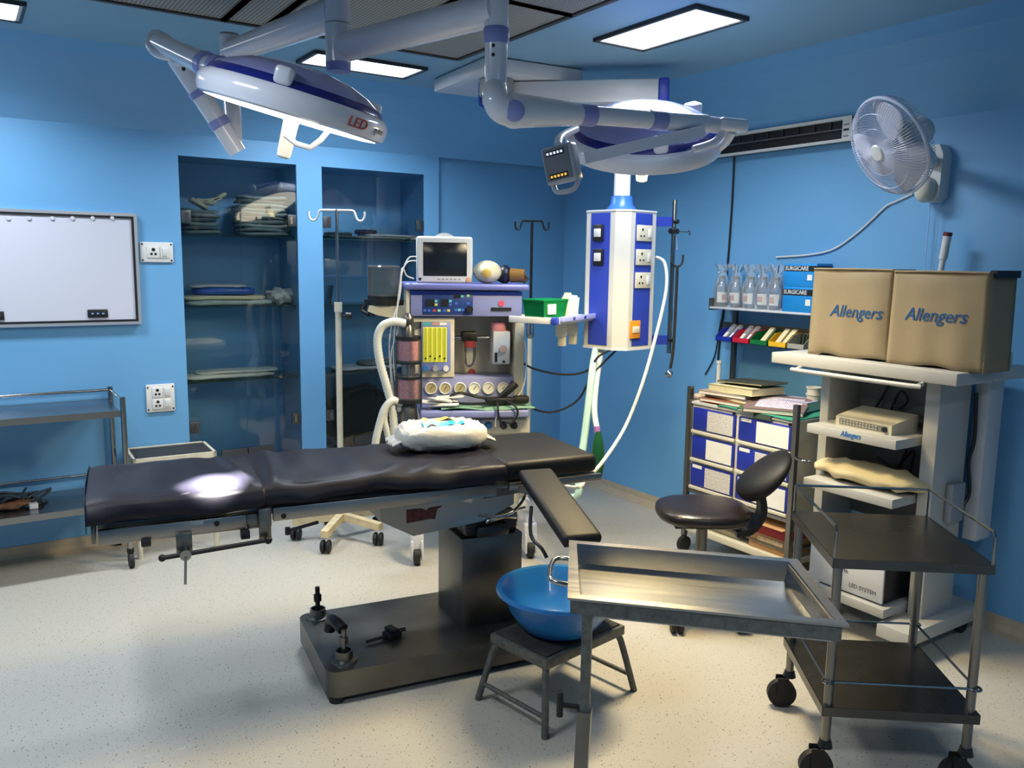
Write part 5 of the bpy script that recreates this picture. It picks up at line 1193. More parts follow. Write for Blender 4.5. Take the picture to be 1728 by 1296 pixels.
for i, (nm, hx) in enumerate(bins):
    a_ = CC.hit(1, cd_-.15, edges[i]+1, 580); b2_ = CC.hit(1, cd_-.15, edges[i+1]-1, 580); w_ = abs(b2_.x-a_.x)
    cont = 'blister packs' if i < 2 else ('a white carton' if i == 2 else ('two white cartons' if i == 3 else 'dark vials'))
    o = Th('storage_bin', nm+' plastic storage bin holding '+cont+' on the cart rail', 'storage bin', CC.M @ Vector(((a_.x+b2_.x)/2, cd_-.085, binz)), -90, 'open bins on the crash cart rail')
    bm2 = mat('bin_'+nm, hx, .4); t = .0025; hh = w_/2
    q = MB(); q.box(-hh, hh, -.075, .065, 0, t); q.box(-hh, hh, .063, .065, 0, .075)
    q.box(-hh, hh, -.075, -.073, 0, .028)
    for s in (-1, 1): q.prism([(-.075, 0), (.065, 0), (.065, .075), (-.02, .07), (-.075, .028)], s*hh-(t if s > 0 else 0), s*hh+(t if s < 0 else 0), Matrix(((0, 0, 1, 0), (1, 0, 0, 0), (0, 1, 0, 0), (0, 0, 0, 1))))
    q.build('bin_body', bm2, o, smooth=0)
    for j in range([2, 2, 1, 2, 4][i]):
        c_ = MB(); xx = (j+.5)/[2, 2, 1, 2, 4][i]*2*hh-hh
        if i < 4:
            c_.M = Matrix.Translation((xx*.8+.004, -.005, .05)) @ Matrix.Rotation(math.radians(40), 4, 'X')
            wq = min(.016, hh/1.4) if i > 1 else .014
            c_.box(-wq, wq, -.065, .06, -.008, .008, .002); c_.build('carton' if i > 1 else 'blister_pack', [BAG, BAG, CREAMPAPER, CREAMPAPER][i], o)
            if i < 2:
                c2_ = MB(); c2_.M = c_.M; c2_.box(-.010, .010, -.05, -.01, -.009, .009, .002); c2_.build('sticker', PAPER, o)
        else:
            c_.cyl((xx*.85, .0, .004), (xx*.85, .01, .075), .010, seg=12); c_.build('vial', mat('dark_vial', '#2c3328', .3), o)
# bottles of saline on the upper shelf
LBL = mat('bottle_label', '#e4ddd3', .6, var=.12, vscale=70)
PRN = mat('red_label_print', '#c99a90', .6)
bpx = [1217, 1241, 1266, 1287, 1309]
for i, px in enumerate(bpx):
    h = CC.hit(1, cd_-.055, px, 505)
    o = Th('saline_bottle', ['leftmost bagged saline bottle on the cart shelf, label turned aside', 'second bagged saline bottle from the shelf end, label facing front', 'middle bagged saline bottle of the five on the cart shelf', 'fourth bagged saline bottle from the shelf end', 'bagged saline bottle standing next to the blue cartons'][i], 'bottle', CC.M @ Vector((h.x, cd_-.055, usz)), -90+[70, 5, -8, 10, 0][i], 'bagged saline bottles on the cart')
    MB().lathe([(0, .002), (.036, .002), (.040, .010), (.040, .105), (.034, .125), (.018, .145), (.0165, .165), (.019, .166), (.019, .178), (0, .179)], seg=24).build('bottle', CLEAR, o)
    MB().lathe([(.0405, .025), (.0405, .085)], seg=12, a0=math.radians(205), a1=math.radians(335)).build('label', LBL, o)
    MB().box(-.018, .018, -.0415, -.0405, .04, .07).build('label_print', PRN, o, smooth=0)
    MB().lathe([(0, .160), (.015, .161), (.0155, .178), (0, .179)], seg=16).build('stopper', mat('grey_stopper', '#a9a49c', .6), o)
    rb = random.Random(i)
    def fb_(p, rb=rb, i=i):
        a_ = math.atan2(p.y, p.x); k = 1+.06*math.sin(5*a_+i)+.05*math.sin(9*a_+p.z*40+i)
        return Vector((p.x*k, p.y*k, p.z))
    bg = MB(); prof_ = [(.043, .002), (.047, .05), (.046, .10), (.040, .14), (.028, .18), (.022, .20), (.034, .225), (.04, .24)]
    seg = 22; vs = []; fs = []
    for j, (r_, z) in enumerate(prof_):
        for k in range(seg):
            a_ = 2*math.pi*k/seg; rr = r_*(1+.05*math.sin(5*a_+i+z*30)+(.22*math.sin(7*a_+i*2) if j > 5 else .04*math.sin(11*a_+j))); vs.append((rr*math.cos(a_), rr*math.sin(a_), z+(.012*math.sin(5*a_+i) if j > 5 else 0)))
    for j in range(len(prof_)-1):
        for k in range(seg): fs.append((j*seg+k, j*seg+(k+1) % seg, (j+1)*seg+(k+1) % seg, (j+1)*seg+k))
    bg.add(vs, fs); bg.build('plastic_bag', BAG, o, smooth=25)
# blue glove cartons
CBL = mat('carton_blue', '#1888d0', .45); CDK = mat('carton_black', '#12161d', .45)
x0c, x1c = CC.hit(1, cd_-.125, 1321, 500).x, CC.hit(1, cd_-.125, 1375, 500).x
h1 = CC.hit(1, cd_-.125, 1330, 483).z-usz; zc_ = 0
h2 = CC.hit(1, cd_-.125, 1330, 444).z-usz
for k, (za, zb_) in enumerate(((0, h1), (h1, h2))):
    o = Th('glove_carton', ['lower blue and black glove carton on the cart shelf', 'upper blue and black glove carton stacked on the cart shelf'][k], 'carton', CC.M @ Vector(((x0c+x1c)/2+k*.002, cd_-.125, usz+za)), -90, 'blue glove cartons')
    wq = (x1c-x0c)/2; hh = zb_-za-.001
    MB().box(-wq, wq, 0, .13, 0, hh, .002).build('box', CBL, o)
    MB().box(-wq-.0004, wq+.0004, -.0008, .131, hh*.66, hh*.90).build('band', CDK, o, smooth=0)
    text('lettering', 'SURGICARE', .030, Matrix.Translation((-wq*.22, -.0015, hh*.78)) @ RX90, WHITEP, o, shear=.0, bold=.0006, width=wq*1.45)
    MB().box(wq*.45, wq*.75, -.0012, .0, hh*.28, hh*.52).build('sticker', PAPER, o, smooth=0)
# files on the cart top
ztp = zt3+.0125
def book(label, x, y, z, w_, d_, h_, rz, cov, tilt=0, name='file', pages=PAPER, tx=0):
    o = Th(name, label, 'file' if name == 'file' else name, CC.M @ Vector((x, y, z)), -90+rz)
    R_ = Matrix.Rotation(math.radians(tilt), 4, 'Y') @ Matrix.Rotation(math.radians(tx), 4, 'X')
    a_ = MB(); a_.M = R_; a_.box(-w_/2+.004, w_/2-.004, -d_/2+.003, d_/2-.003, .0015, h_-.0015); a_.build('pages', pages, o, smooth=0)
    for zz in (0, h_-.002):
        a_ = MB(); a_.M = R_; a_.box(-w_/2, w_/2, -d_/2, d_/2, zz, zz+.002); a_.build('cover', cov, o, smooth=0)
    a_ = MB(); a_.M = R_; a_.box(-w_/2-.001, -w_/2+.002, -d_/2, d_/2, 0, h_); a_.build('spine', cov, o, smooth=0)
    return o, R_
GC = mat('green_cloth_cover', '#2f8a6e', .8, var=.12, vscale=20)
o = Th('green_cloth', 'green surgical cloth spread on top of the crash cart', 'cloth', CC.M @ Vector(((cxl+cxr)/2+.12, .2, ztp)), -90)
MB().grid(lambda a, b: (-.27+.5*a, -.208+.40*b, .004+.002*math.sin(12*a+3*b)), 14, 12).build('cloth', GC, o, smooth=80, solid=.004)
MB().box(-.02, .09, -.212, -.207, -.022, .003).build('hanging_flap', mat('dark_green_flap', '#3a4a40', .8), o)
xl = cxl
fz = ztp+.009
book('orange-brown file at the bottom of the pile on the crash cart', xl+.20, .12, fz, .30, .20, .018, 4, mat('orange_brown_cover', '#a8623c', .6))
book('dark grey file in the middle of the paper pile on the crash cart', xl+.22, .16, fz+.019, .33, .22, .020, -6, mat('dark_grey_cover', '#4a4742', .6), pages=CREAMPAPER)
book('buff folder with loose sheets under the cream register', xl+.18, .14, fz+.040, .30, .22, .018, 8, mat('buff_cover', '#a3907c', .7))
book('thick cream register on top of the paper pile', xl+.24, .18, fz+.059, .33, .24, .038, -5, mat('cream_cover', '#d9cfa4', .7), pages=CREAMPAPER, tilt=-2)
book('slim black register lying on the thick cream register', xl+.26, .20, fz+.110, .32, .20, .010, -3, mat('black_cover', '#3c3f34', .6), pages=CREAMPAPER, tilt=-3)
o, R_ = book('brown register with a white title sheet leaning on green papers', cxr-.22, .13, fz+.018, .30, .26, .022, 28, mat('mauve_brown_cover', '#77615c', .6), tx=8)
a_ = MB(); a_.M = R_; a_.box(-.10, .12, -.09, .10, .022, .0228); a_.build('title_sheet', stripe_mat('title_sheet_paper', '#cfc6d2', '#7d7690', 30, 'X', .46, 3), o, smooth=0)
book('green-covered booklet under the brown register', cxr-.27, .10, fz, .26, .20, .012, 32, mat('leaf_green_cover', '#2e6b3a', .6))
o, _ = book('grey-white journal tucked behind the brown register', cxr-.24, .27, fz+.0, .26, .18, .05, 10, mat('lilac_cover', '#a9a5c0', .6))
h = CC.hit(2, ztp, 1388, 680)
def cup_stack(label, pos, n, zt0, k):
    o = Th('plastic_cup', label, 'cup', pos, 0)
    MB().lathe([(0, 0), (.027, 0), (.036, .085), (.040, .086), (.040, .091), (.034, .09), (.025, .004), (0, .004)], seg=22).build('cup', mat('offwhite_cup', '#cfcabb', .5), o)
    return o
cw = CC.M @ Vector((CC.hit(1, .33, 1372, 680).x, .33, ztp))
cup_stack('lower off-white plastic cup by the tower pillar on the crash cart', (cw.x, cw.y, ztp+.05*0), 1, 0, 0)
cup_stack('upper plastic cup nested in the other by the tower pillar', (cw.x, cw.y, ztp+.036), 1, 0, 0)
sy = CC.hit(1, .1, 1170, 640)
o = Th('syringe_tube', 'white upright tube at the left corner of the crash cart', 'tube', CC.M @ Vector((cxl+.015, .20, ztp)), 0)
MB().cyl((0, 0, 0), (0, 0, .21), .013, seg=14).build('tube', WHITEP, o); MB().cyl((0, 0, .2), (0, 0, .215), .016, seg=14).build('rim', WHITEP, o)
o = Th('tissue_packet', 'crumpled beige packet poking out at the left end of the crash cart', 'packet', CC.M @ Vector((cxl-.035, .12, .88)), -90)
MB().sph((0, 0, .0), (.03, .06, .022), seg=14, rings=8, fn=lambda p: p*(1+.2*math.sin(p.x*200+p.y*90))).build('wrapper', mat('beige_packet', '#c9b79c', .7), o)
# under the drawers
o = Th('steel_bowl', 'steel bowl inside the crash cart below the left drawers', 'bowl', CC.M @ Vector((cxl+.18, .2, zb3-.17)), 0)
MB().lathe([(0, 0), (.05, 0), (.09, .05), (.105, .12), (.10, .12), (.085, .05), (.045, .005), (0, .005)], seg=26).build('bowl', STEELD, o)
midz = zb3-.175
MB().box(cxl, cxr, .02, cd_, midz-.012, midz-.002).build('middle_shelf', STEELD, CC, smooth=0)
o = Th('kidney_tray', 'bent steel kidney tray lying on the middle cart shelf behind the chair', 'tray', CC.M @ Vector((cxl+.20, .06, midz)), -80)
MB().grid(lambda a, b: (-.12+.24*a, -.05+.1*b, .004+.045*(2*b-1)**2+.05*max(0, a-.7)*2), 14, 8).build('dish', STEEL, o, smooth=80, solid=.002)
qx = CC.hit(1, .05, 1250, 890)
o = Th('carton_box', 'brown carton with a red printed band on the lowest cart shelf', 'carton', CC.M @ Vector((cxr-.115, .03, zlo)), -90)
CBM = mat('cardboard', '#b98d60', .8, var=.1, vscale=14)
MB().box(-.16, .09, 0, .22, 0, .15, .003).build('box', CBM, o); MB().box(-.1605, .0905, -.001, .2, .085, .135).build('red_band', mat('red_print', '#b02a2c', .6), o, smooth=0)
MB().box(-.10, .06, -.002, 0, .03, .07).build('print', mat('pale_print', '#d8bf98', .7, var=.3, vscale=50), o, smooth=0)
MB().box(-.16, .09, -.05, 0, .148, .151, 0, M=Matrix.Translation((0, 0, 0))).build('flap', CBM, o, smooth=0)
o = Th('carton_box', 'cream carton at the left of the red-banded carton on the lowest cart shelf', 'carton', CC.M @ Vector((cxl+.25, .05, zlo)), -90)
MB().box(-.10, .10, 0, .2, 0, .17, .003).build('box', mat('cream_carton', '#d6c9a0', .8), o); MB().box(-.08, .08, -.001, 0, .04, .12).build('print', CBM, o, smooth=0)
o = Th('carton_box', 'small orange-brown carton behind the chair on the middle cart shelf', 'carton', CC.M @ Vector((cxl+.09, .24, midz)), -90)
MB().box(-.05, .05, 0, .12, 0, .12, .003).build('box', mat('orange_carton', '#b5702e', .8), o); MB().box(-.03, .03, -.001, 0, .03, .09).build('print', CBM, o, smooth=0)

# ================================================================== SWIVEL CHAIR
chp = atZ(.50, 1186, 862)
CH = Th('swivel_chair', 'black swivel chair with low curved backrest in front of the crash cart', 'chair', (chp.x, chp.y, 0), -33.6)
def superell(p): 
    k = lambda a, e: math.copysign(abs(a)**e, a); return Vector((.215*k(p.x, .75), .20*k(p.y, .75), .046*k(p.z, .65)))
MB().sph((0, 0, .498), 1, seg=36, rings=18, fn=superell).build('seat', BROWNLEA, CH, smooth=80)
MB().box(-.15, .15, -.13, .13, .452, .468, .005).build('seat_plate', BLKP, CH)
# backrest: a pad leaning to the right, on a curved arm
b0 = CH.hit(1, .0, 1255, 828); b1 = CH.hit(1, .0, 1322, 772)
Mb = frame_from(((b0+b1)/2), Vector((-.72, .10, .70)), (b1-b0).normalized())
bp_ = MB(); bp_.M = Mb
bp_.sph((0, 0, 0), 1, seg=30, rings=16, fn=lambda p: Vector((.15*math.copysign(abs(p.x)**.9, p.x), .18*math.copysign(abs(p.y)**.8, p.y), (.052-.02*p.x)*p.z-.02*(p.y*p.y))))
bp_.build('backrest', BLKLEA, CH, smooth=80)
pts = [CH.hit(1, 0, 1240, 898), CH.hit(1, 0, 1265, 893), CH.hit(1, 0, 1284, 868), CH.hit(1, 0, 1284, 840), CH.hit(1, 0, 1276, 815)]
P_ = spline(pts, 6); a_ = MB()
for i in range(len(P_)-1): a_.bar(P_[i], P_[i+1]+(P_[i+1]-P_[i])*.15, .075, .030, up=(0, 1, 0) if False else (1, 0, .01) if abs((P_[i+1]-P_[i]).normalized().x) < .7 else (0, 0, 1))
a_.build('back_arm', BLKP, CH, smooth=0)
MB().bar((.05, 0, .46), pts[0]+Vector((.02, 0, .012)), .06, .014).build('back_bracket', BLKP, CH, smooth=0)
MB().cyl((0, 0, .30), (0, 0, .46), .018, seg=14).build('gas_lift', BLKP, CH); MB().cyl((0, 0, .12), (0, 0, .42), .026, seg=16).build('column', STEELD, CH)
for k in range(5):
    a = math.radians(20+72*k); x, y = .25*math.cos(a), .25*math.sin(a)
    MB().bar((0, 0, .13), (x, y, .10), .04, .03).build('base_arm', BLKP, CH, smooth=0); star_caster(CH, x, y)

# ================================================================== BACK WALL
VB = Th('viewing_box', 'large white viewing board with black inner edge on the left wall', 'viewing box', (.2, YB, 1.2), 0)
vx1_, vz1_, vz0_ = atY(YB-.03, 230, 358).x, atY(YB-.03, 115, 356).z, atY(YB-.03, 115, 550).z
x0, x1, z0, z1 = -.75-.2, vx1_-.2, vz0_-1.2, vz1_-1.2
f = MB(); t = .016
f.box(x0, x1, -.035, 0, z1-t, z1); f.box(x0, x1, -.035, 0, z0, z0+t); f.box(x1-t, x1, -.035, 0, z0+t, z1-t); f.box(x0, x0+t, -.035, 0, z0+t, z1-t)
f.build('frame', mat('alu_frame', '#b9bcc2', .35, .6), VB, smooth=0)
f = MB(); k = .012
f.box(x0+t, x1-t, -.033, -.005, z1-t-k, z1-t); f.box(x0+t, x1-t, -.033, -.005, z0+t, z0+t+k); f.box(x1-t-k, x1-t, -.033, -.005, z0+t+k, z1-t-k); f.build('black_edge', BLKP, VB, smooth=0)
MB().box(x0+t, x1-t-k, -.026, -.004, z0+t+k, z1-t-k).build('screen', mat('opal_screen', '#c9cad6', .3), VB, smooth=0)
for px in (14, 49, 88, 122, 156, 189):
    h = atY(YB-.028, px, 368); MB().cyl((h.x-.2, -.034, h.z-1.2), (h.x-.2, -.024, h.z-1.2), .010, seg=16).build('film_clip', mat('clip_white', '#c9cad4', .4), VB)
for px, py in ((165, 529), (-12, 533)):
    h = atY(YB-.028, px, py); s = MB().box(h.x-.2-.05, h.x-.2+.05, -.034, -.024, h.z-1.2-.022, h.z-1.2+.022, .003).build('switch_plate', BLKP, VB)
    for i in (-1, 0, 1): MB().box(h.x-.2+i*.026-.006, h.x-.2+i*.026+.006, -.036, -.033, h.z-1.2-.004, h.z-1.2+.004).build('switch', mat('switch_blue_led', '#6f95c8', .4), s, smooth=0)
def wall_sockets(x0p, y0p, x1p, y1p, label, rows):
    a = atY(YB-.012, x0p, y0p); b = atY(YB-.012, x1p, y1p); cx, cz = (a.x+b.x)/2, (a.z+b.z)/2; w_, h_ = abs(b.x-a.x), abs(a.z-b.z)
    t = Th('wall_socket', label, 'wall socket', (cx, YB, cz), 0)
    MB().box(-w_/2, w_/2, -.012, 0, -h_/2, h_/2, .004).build('plate', SOCKET, t)
    for i in range(rows):
        zz = (rows-1-2*i)/2*h_*.42; ww = w_*.62; hh = h_*(.58 if rows == 1 else .38)
        m = MB().box(-w_*.30, w_*.08, -.017, -.010, zz-hh/2, zz+hh/2, .003).build('socket', SOCKET, t)
        hl = MB()
        for dx, dz, r in ((0, .22, .011), (-.055, -.15, .008), (.055, -.15, .008)): hl.cyl((-w_*.11+dx*w_*1.1, -.018, zz+dz*hh), (-w_*.11+dx*w_*1.1, -.014, zz+dz*hh), r*w_*5.2, seg=10)
        hl.build('pin_holes', BLKP, m)
        s = MB().box(w_*.10, w_*.36, -.017, -.010, zz-hh/2, zz+hh/2, .003).build('switch_plate', SOCKET, t); MB().box(w_*.15, w_*.30, -.021, -.014, zz-hh*.35, zz+hh*.35, .003).build('rocker', WHITEP, s)
    for sx_ in (-1, 1):
        for sz_ in (-1, 1): MB().cyl((sx_*w_*.44, -.014, sz_*h_*.40), (sx_*w_*.44, -.010, sz_*h_*.40), .005, seg=8).build('screw', DARKM, t)
wall_sockets(236, 408, 293, 443, 'single white socket plate right of the viewing board', 1)
wall_sockets(246, 650, 296, 693, 'double white socket plate above the step stool', 2)

# ------------------------------------------------------------------ glass cabinets
HW = mat('patch_fitting', '#56585a', .4, .7)
def cabinet(n, X0, X1, label, tops):
    t = Th('wall_cabinet', label, 'cabinet', ((X0+X1)/2, YB, NZ0), 0, 'glass-fronted niche cabinets')
    w_ = (X1-X0)/2; H = NZ1-NZ0
    for z in (.79+.10, 1.335, 1.755):
        MB().box(-w_+.002, w_-.002, .05, .355, z-NZ0-.005, z-NZ0+.005).build('glass_shelf', SHELFGLASS, t, smooth=0)
    for s in (-1, 1):
        a, b = (-w_+.003, -.003) if s < 0 else (.003, w_-.003)
        d = MB().box(a, b, .008, .016, .004, H-.004).build('glass_door', GLASS, t, smooth=0)
        for z in (H-.335, .27): 
            xx = a if s < 0 else b; q = MB().box(min(xx, xx-s*.055), max(xx, xx-s*.055), .002, .022, z-.035, z+.035, .003).build('hinge', HW, d)
            MB().box(xx-s*.034-.006, xx-s*.034+.006, -.001, .003, z-.022, z+.022).build('hinge_pin', CHROME, q, smooth=0)
        ex = a if s > 0 else b; c_ = (ex, ex+s*.155)
        MB().box(min(c_), max(c_), .0, .024, .055, .115, .003).build('lock_plate', HW, d)
    return t
cabinet(1, *N1, 'left glass-door niche cabinet with stacks of folded cloth', 0)
cabinet(2, *N2, 'right glass-door niche cabinet behind the cream drip stand', 0)
SH = {0: 1.761, 1: 1.341, 2: .896}
LIN = [mat('grey_green_linen', '#8d9c98', .8, var=.12, vscale=14), mat('pale_linen', '#aab5b0', .8, var=.1, vscale=14), mat('dark_linen', '#5d6d6e', .8, var=.15, vscale=14)]
def linen(label, x, z, w_, d_, n, y=5.25, hh=.024, seed=0, taper=0):
    rr = random.Random(seed); o = Th('linen_stack', label, 'linen', (x, y, z), 0)
    for i in range(n):
        ww = w_*(1-taper*i/n)*rr.uniform(.93, 1.03); h0 = i*hh; dx = rr.uniform(-.012, .012)+taper*.5*w_*i/n*(-1 if taper < 0 else 0)
        def fn(p, ww=ww, i=i, dx=dx, h0=h0):
            k = lambda a, e: math.copysign(abs(a)**e, a)
            return Vector((dx+ww/2*k(p.x, .45), d_/2*k(p.y, .5), h0+hh/2+hh*.55*k(p.z, .6)+.004*math.sin(p.x*4+i*2)))
        MB().sph((0, 0, 0), 1, seg=22, rings=8, fn=fn).build('folded_cloth', LIN[rr.choice((0, 0, 1, 2))], o, smooth=70)
    return o
def cabx(px, py): return atY(5.2, px, py).x
linen('stack of folded grey linen at the left of the top cabinet shelf', cabx(337, 370), SH[0], .235, .22, 6, seed=1)
linen('tall stack of plastic-wrapped grey linen at the right of the top cabinet shelf', cabx(443, 360), SH[0], .30, .22, 10, seed=2)
o = Th('cloth_bundle', 'crumpled dark cloth in the right corner of the top shelf of the left cabinet', 'cloth', (cabx(487, 390), 5.25, SH[0]), 0)
MB().sph((0, 0, .055), (.045, .08, .055), fn=lambda p: p*(1+.15*math.sin(p.x*90+p.z*60))).build('cloth', LIN[2], o)
o = Th('reflection_folds', 'yellowish folds standing in for a lamp reflection above the left linen stack', 'packet', (cabx(342, 345), 5.18, SH[0]+.155), 0)  # ivory folds stand in for the lamp's reflection in the door glass
for i in range(4):
    b = MB(); b.M = Matrix.Translation((-.03+.035*i, 0, .02+.012*i)) @ Matrix.Rotation(.5-.35*i, 4, 'Y'); b.box(-.055, .055, -.05, .05, -.01, .01, .005); b.build('fold', mat('ivory_film', '#d8cfa8', .3), o)
def flat_pile(label, x, z, parts, name='packet_pile', cat='packets', y=5.22):
    o = Th(name, label, cat, (x, y, z), 0); zz = 0
    for (w_, d_, h_, m, dx, rz) in parts:
        b = MB(); b.M = Matrix.Translation((dx, 0, zz+h_/2)) @ Matrix.Rotation(rz, 4, 'Z')
        def fn(p, w_=w_, d_=d_, h_=h_):
            k = lambda a, e: math.copysign(abs(a)**e, a)
            return Vector((w_/2*k(p.x, .4), d_/2*k(p.y, .5), h_/2*k(p.z, .6)+.003*math.sin(p.x*9+p.y*5)))
        b.sph((0, 0, 0), 1, seg=26, rings=10, fn=fn); b.build('packet', m, o, smooth=70); zz += h_*.92
    return o
BLW = mat('blue_wrap', '#2a55a8', .35, var=.2, vscale=20)
flat_pile('blue and white plastic-wrapped packs on the middle shelf of the left cabinet', cabx(385, 505), SH[1], [(.52, .24, .035, LIN[1], .0, .02), (.50, .22, .03, mat('ivory_film', '#d8cfa8'), -.03, -.03), (.36, .2, .05, BLW, -.02, .02), (.34, .18, .02, mat('grey_film', '#b9bdbd', .25), -.06, -.05)])
o = Th('plastic_bag', 'crumpled clear plastic bag at the right end of the middle cabinet shelf', 'bag', (cabx(475, 505), 5.22, SH[1]), 0)
MB().sph((0, 0, .05), (.09, .08, .05), seg=26, rings=14, fn=lambda p: p*(1+.16*math.sin(p.x*90+p.z*70)+.1*math.sin(p.y*110+p.x*60))).build('film', mat('grey_film', '#b9bdbd'), o, smooth=30)
flat_pile('long white paper packets on the bottom shelf of the left cabinet', cabx(393, 635), SH[2], [(.56, .16, .030, PAPER, -.02, .01), (.50, .14, .022, mat('pale_film', '#cfd4cc', .35), .03, -.03)])
flat_pile('dark sheets and white papers on the top shelf of the right cabinet', cabx(640, 395), SH[0], [(.44, .22, .018, LIN[0], .0, 0), (.40, .20, .016, PAPER, .07, .04), (.12, .14, .030, BLKP, -.09, .1)])
flat_pile('dark folded sheet at the left of the top shelf of the right cabinet', cabx(570, 395), SH[0], [(.17, .2, .022, LIN[2], 0, 0), (.15, .18, .018, LIN[2], .01, .05)])
o = Th('book', 'red-edged book at the right end of the top shelf of the right cabinet', 'book', (cabx(698, 398), 5.2, SH[0]), 8)
MB().box(-.06, .06, -.09, .09, .002, .022).build('pages', PAPER, o, smooth=0); MB().box(-.062, .062, -.092, .092, .022, .025).build('cover', mat('red_brown_cover', '#9a4a38', .6), o, smooth=0); MB().box(-.062, .062, -.092, .092, 0, .003).build('cover', mat('red_brown_cover', '#9a4a38'), o, smooth=0)
o = Th('paper_sheets', 'upright glass pane leaning on the middle shelf of the right cabinet', 'glass pane', (cabx(552, 505), 5.2, SH[1]), 0)
b = MB(); b.M = Matrix.Rotation(.16, 4, 'Y'); b.box(-.004, .004, -.06, .06, 0, .12); b.build('pane', CLEAR, o, smooth=0)
flat_pile('grey crumpled film on the lower shelf of the right cabinet', cabx(622, 628), SH[2], [(.5, .2, .03, mat('grey_film', '#b9bdbd'), 0, 0), (.3, .16, .03, LIN[2], .08, .2)])
o = Th('black_bag', 'large black cloth bag at the bottom of the right cabinet', 'bag', (cabx(612, 690), 5.24, NZ0), 0)
MB().sph((0, 0, .21), 1, seg=30, rings=18, fn=lambda p: Vector((.24*math.copysign(abs(p.x)**.8, p.x), .11*p.y, .21*math.copysign(abs(p.z)**.8, p.z)))*(1+.06*math.sin(p.x*9+p.z*7)+.05*math.sin(p.z*15+p.y*8))).build('body', mat('black_cloth', '#0e0f10', .8, var=.3, vscale=20), o, smooth=80)
MB().tube([(-.14, -.06, .33), (-.10, -.09, .40), (.05, -.09, .41), (.10, -.06, .34)], .012, 8, 4).build('strap', BLKP, o)
flat_pile('white papers at the foot of the black bag in the right cabinet', cabx(600, 735), NZ0, [(.10, .1, .03, PAPER, -.10, .3), (.2, .12, .03, LIN[2], .16, .1)], y=5.13)

# ================================================================== RIGHT WALL
# black slotted louvre
BLD = Th('air_grille', 'long black slotted air grille in a white frame high on the right wall', 'air grille', (XR, 3.3, 2.2), -90)
gy = -.07
l_, r_ = BLD.hit(1, gy, 1170, 250), BLD.hit(1, gy, 1437, 222)
zb_, zt_2 = BLD.hit(1, gy, 1300, 253).z, BLD.hit(1, gy, 1300, 217).z
x0, x1 = l_.x, r_.x
x0 -= .25
MB().box(x0, x1, gy+.02, 0, zb_, zt_2).build('case', mat('grille_dark', '#17191b', .6), BLD, smooth=0)
f = MB(); f.box(x0, x1, gy-.004, gy+.02, zt_2-.012, zt_2+.004); f.box(x0, x1, gy-.004, gy+.02, zb_-.004, zb_+.010); f.box(x1-.05, x1, gy-.006, gy+.02, zb_, zt_2); f.box(x0, x0+.03, gy-.006, gy+.02, zb_, zt_2)
f.build('frame', mat('grille_white', '#d3d2cc', .4), BLD, smooth=0)
MB().box(x0, x1-.05, gy, gy+.02, (zb_+zt_2)/2-.003, (zb_+zt_2)/2+.004).build('divider', mat('grille_grey', '#55565a', .5), BLD, smooth=0)
n_ = int((x1-x0)/.10)
for i in range(1, n_): MB().box(x0+i*.10-.002, x0+i*.10+.002, gy+.008, gy+.02, (zb_+zt_2)/2, zt_2-.012).build('louvre_rib', mat('grille_rib', '#34373a', .5), BLD, smooth=0)
for i in range(3):
    zz = zb_+.018+i*(zt_2-zb_-.03)/3
    MB().box(x1-.042, x1-.012, gy-.0075, gy-.005, zz, zz+.004+.006*(i == 1)).build('end_mark', BLKP, BLD, smooth=0)
# thin black cable down from the grille
XW = XR-.008
cable('wall_cable', [atX(XW, 1239, 262), atX(XW, 1236, 330), atX(XW, 1230, 420), atX(XW-.0, 1222, 510), atX(XW, 1214, 580), atX(XW, 1209, 640)], .006, BLKP, 'black cable running down the right wall from the air grille', 'cable')
cable('wall_cable', [atX(XW, 1222, 520), atX(XW, 1214, 555), atX(XW, 1206, 600), atX(XW, 1190, 632)], .004, BLKP, 'thin black cable branching off behind the cart bins', 'cable')
# fan
FN = Th('wall_fan', 'white three-blade wall fan mounted high on the right wall', 'fan', tuple(atX(XR, 1585, 290)), -90)
def fl(p): return FN.loc(p)
fbp = FN.hit(1, -.03, 1582, 283)
MB().prism([(-.05, -.115), (-.03, -.14), (.03, -.14), (.05, -.115), (.055, .07), (.035, .115), (-.035, .115), (-.05, .07)], .0, .075, RX90).build('wall_bracket', WHITEP, FN)
MB().sph((-.005, -.095, -.085), (.045, .05, .06), seg=18, rings=12).build('switch_knob', mat('fan_ivory', '#cfcabb', .4), FN)
_v = ray(1502, 247).normalized(); _R = (RIGHT-_v*RIGHT.dot(_v)).normalized(); _D = _v.cross(_R)
nrm = (-.58*_v + .81*(-.86*_R + .50*_D)).normalized()
fc = at(3.42, 1502, 247)
Ff = frame_from(fl(fc), FN.I.to_3x3() @ nrm, FN.I.to_3x3() @ Vector((0, 0, 1)))
mk = lambda: (lambda b: (setattr(b, 'M', Ff), b)[1])(MB())
FW = mat('fan_white', '#c9cde0', .35); FBL = mat('fan_blade', '#c4c5cf', .3)
R = .205
g1 = mk().torus((0, 0, 0), R, .008, seg=48, rs=8).build('guard_rim', FW, FN)
gw = mk(); NW = 96
for i in range(NW):
    a = 2*math.pi*i/NW; c_, s_ = math.cos(a), math.sin(a)
    gw.tube([(R*c_, R*s_, .0), (R*.93*c_, R*.93*s_, .035), (R*.6*c_, R*.6*s_, .058), (.035*c_, .035*s_, .064)], .0012, 4, 2)
    gw.tube([(R*c_, R*s_, .0), (R*.95*c_, R*.95*s_, -.045), (R*.6*c_, R*.6*s_, -.062), (.05*c_, .05*s_, -.064)], .0012, 4, 2)
for rr in (.10, .16): gw.torus((0, 0, .06 if rr < .12 else .052), rr, .0012, seg=40, rs=4)
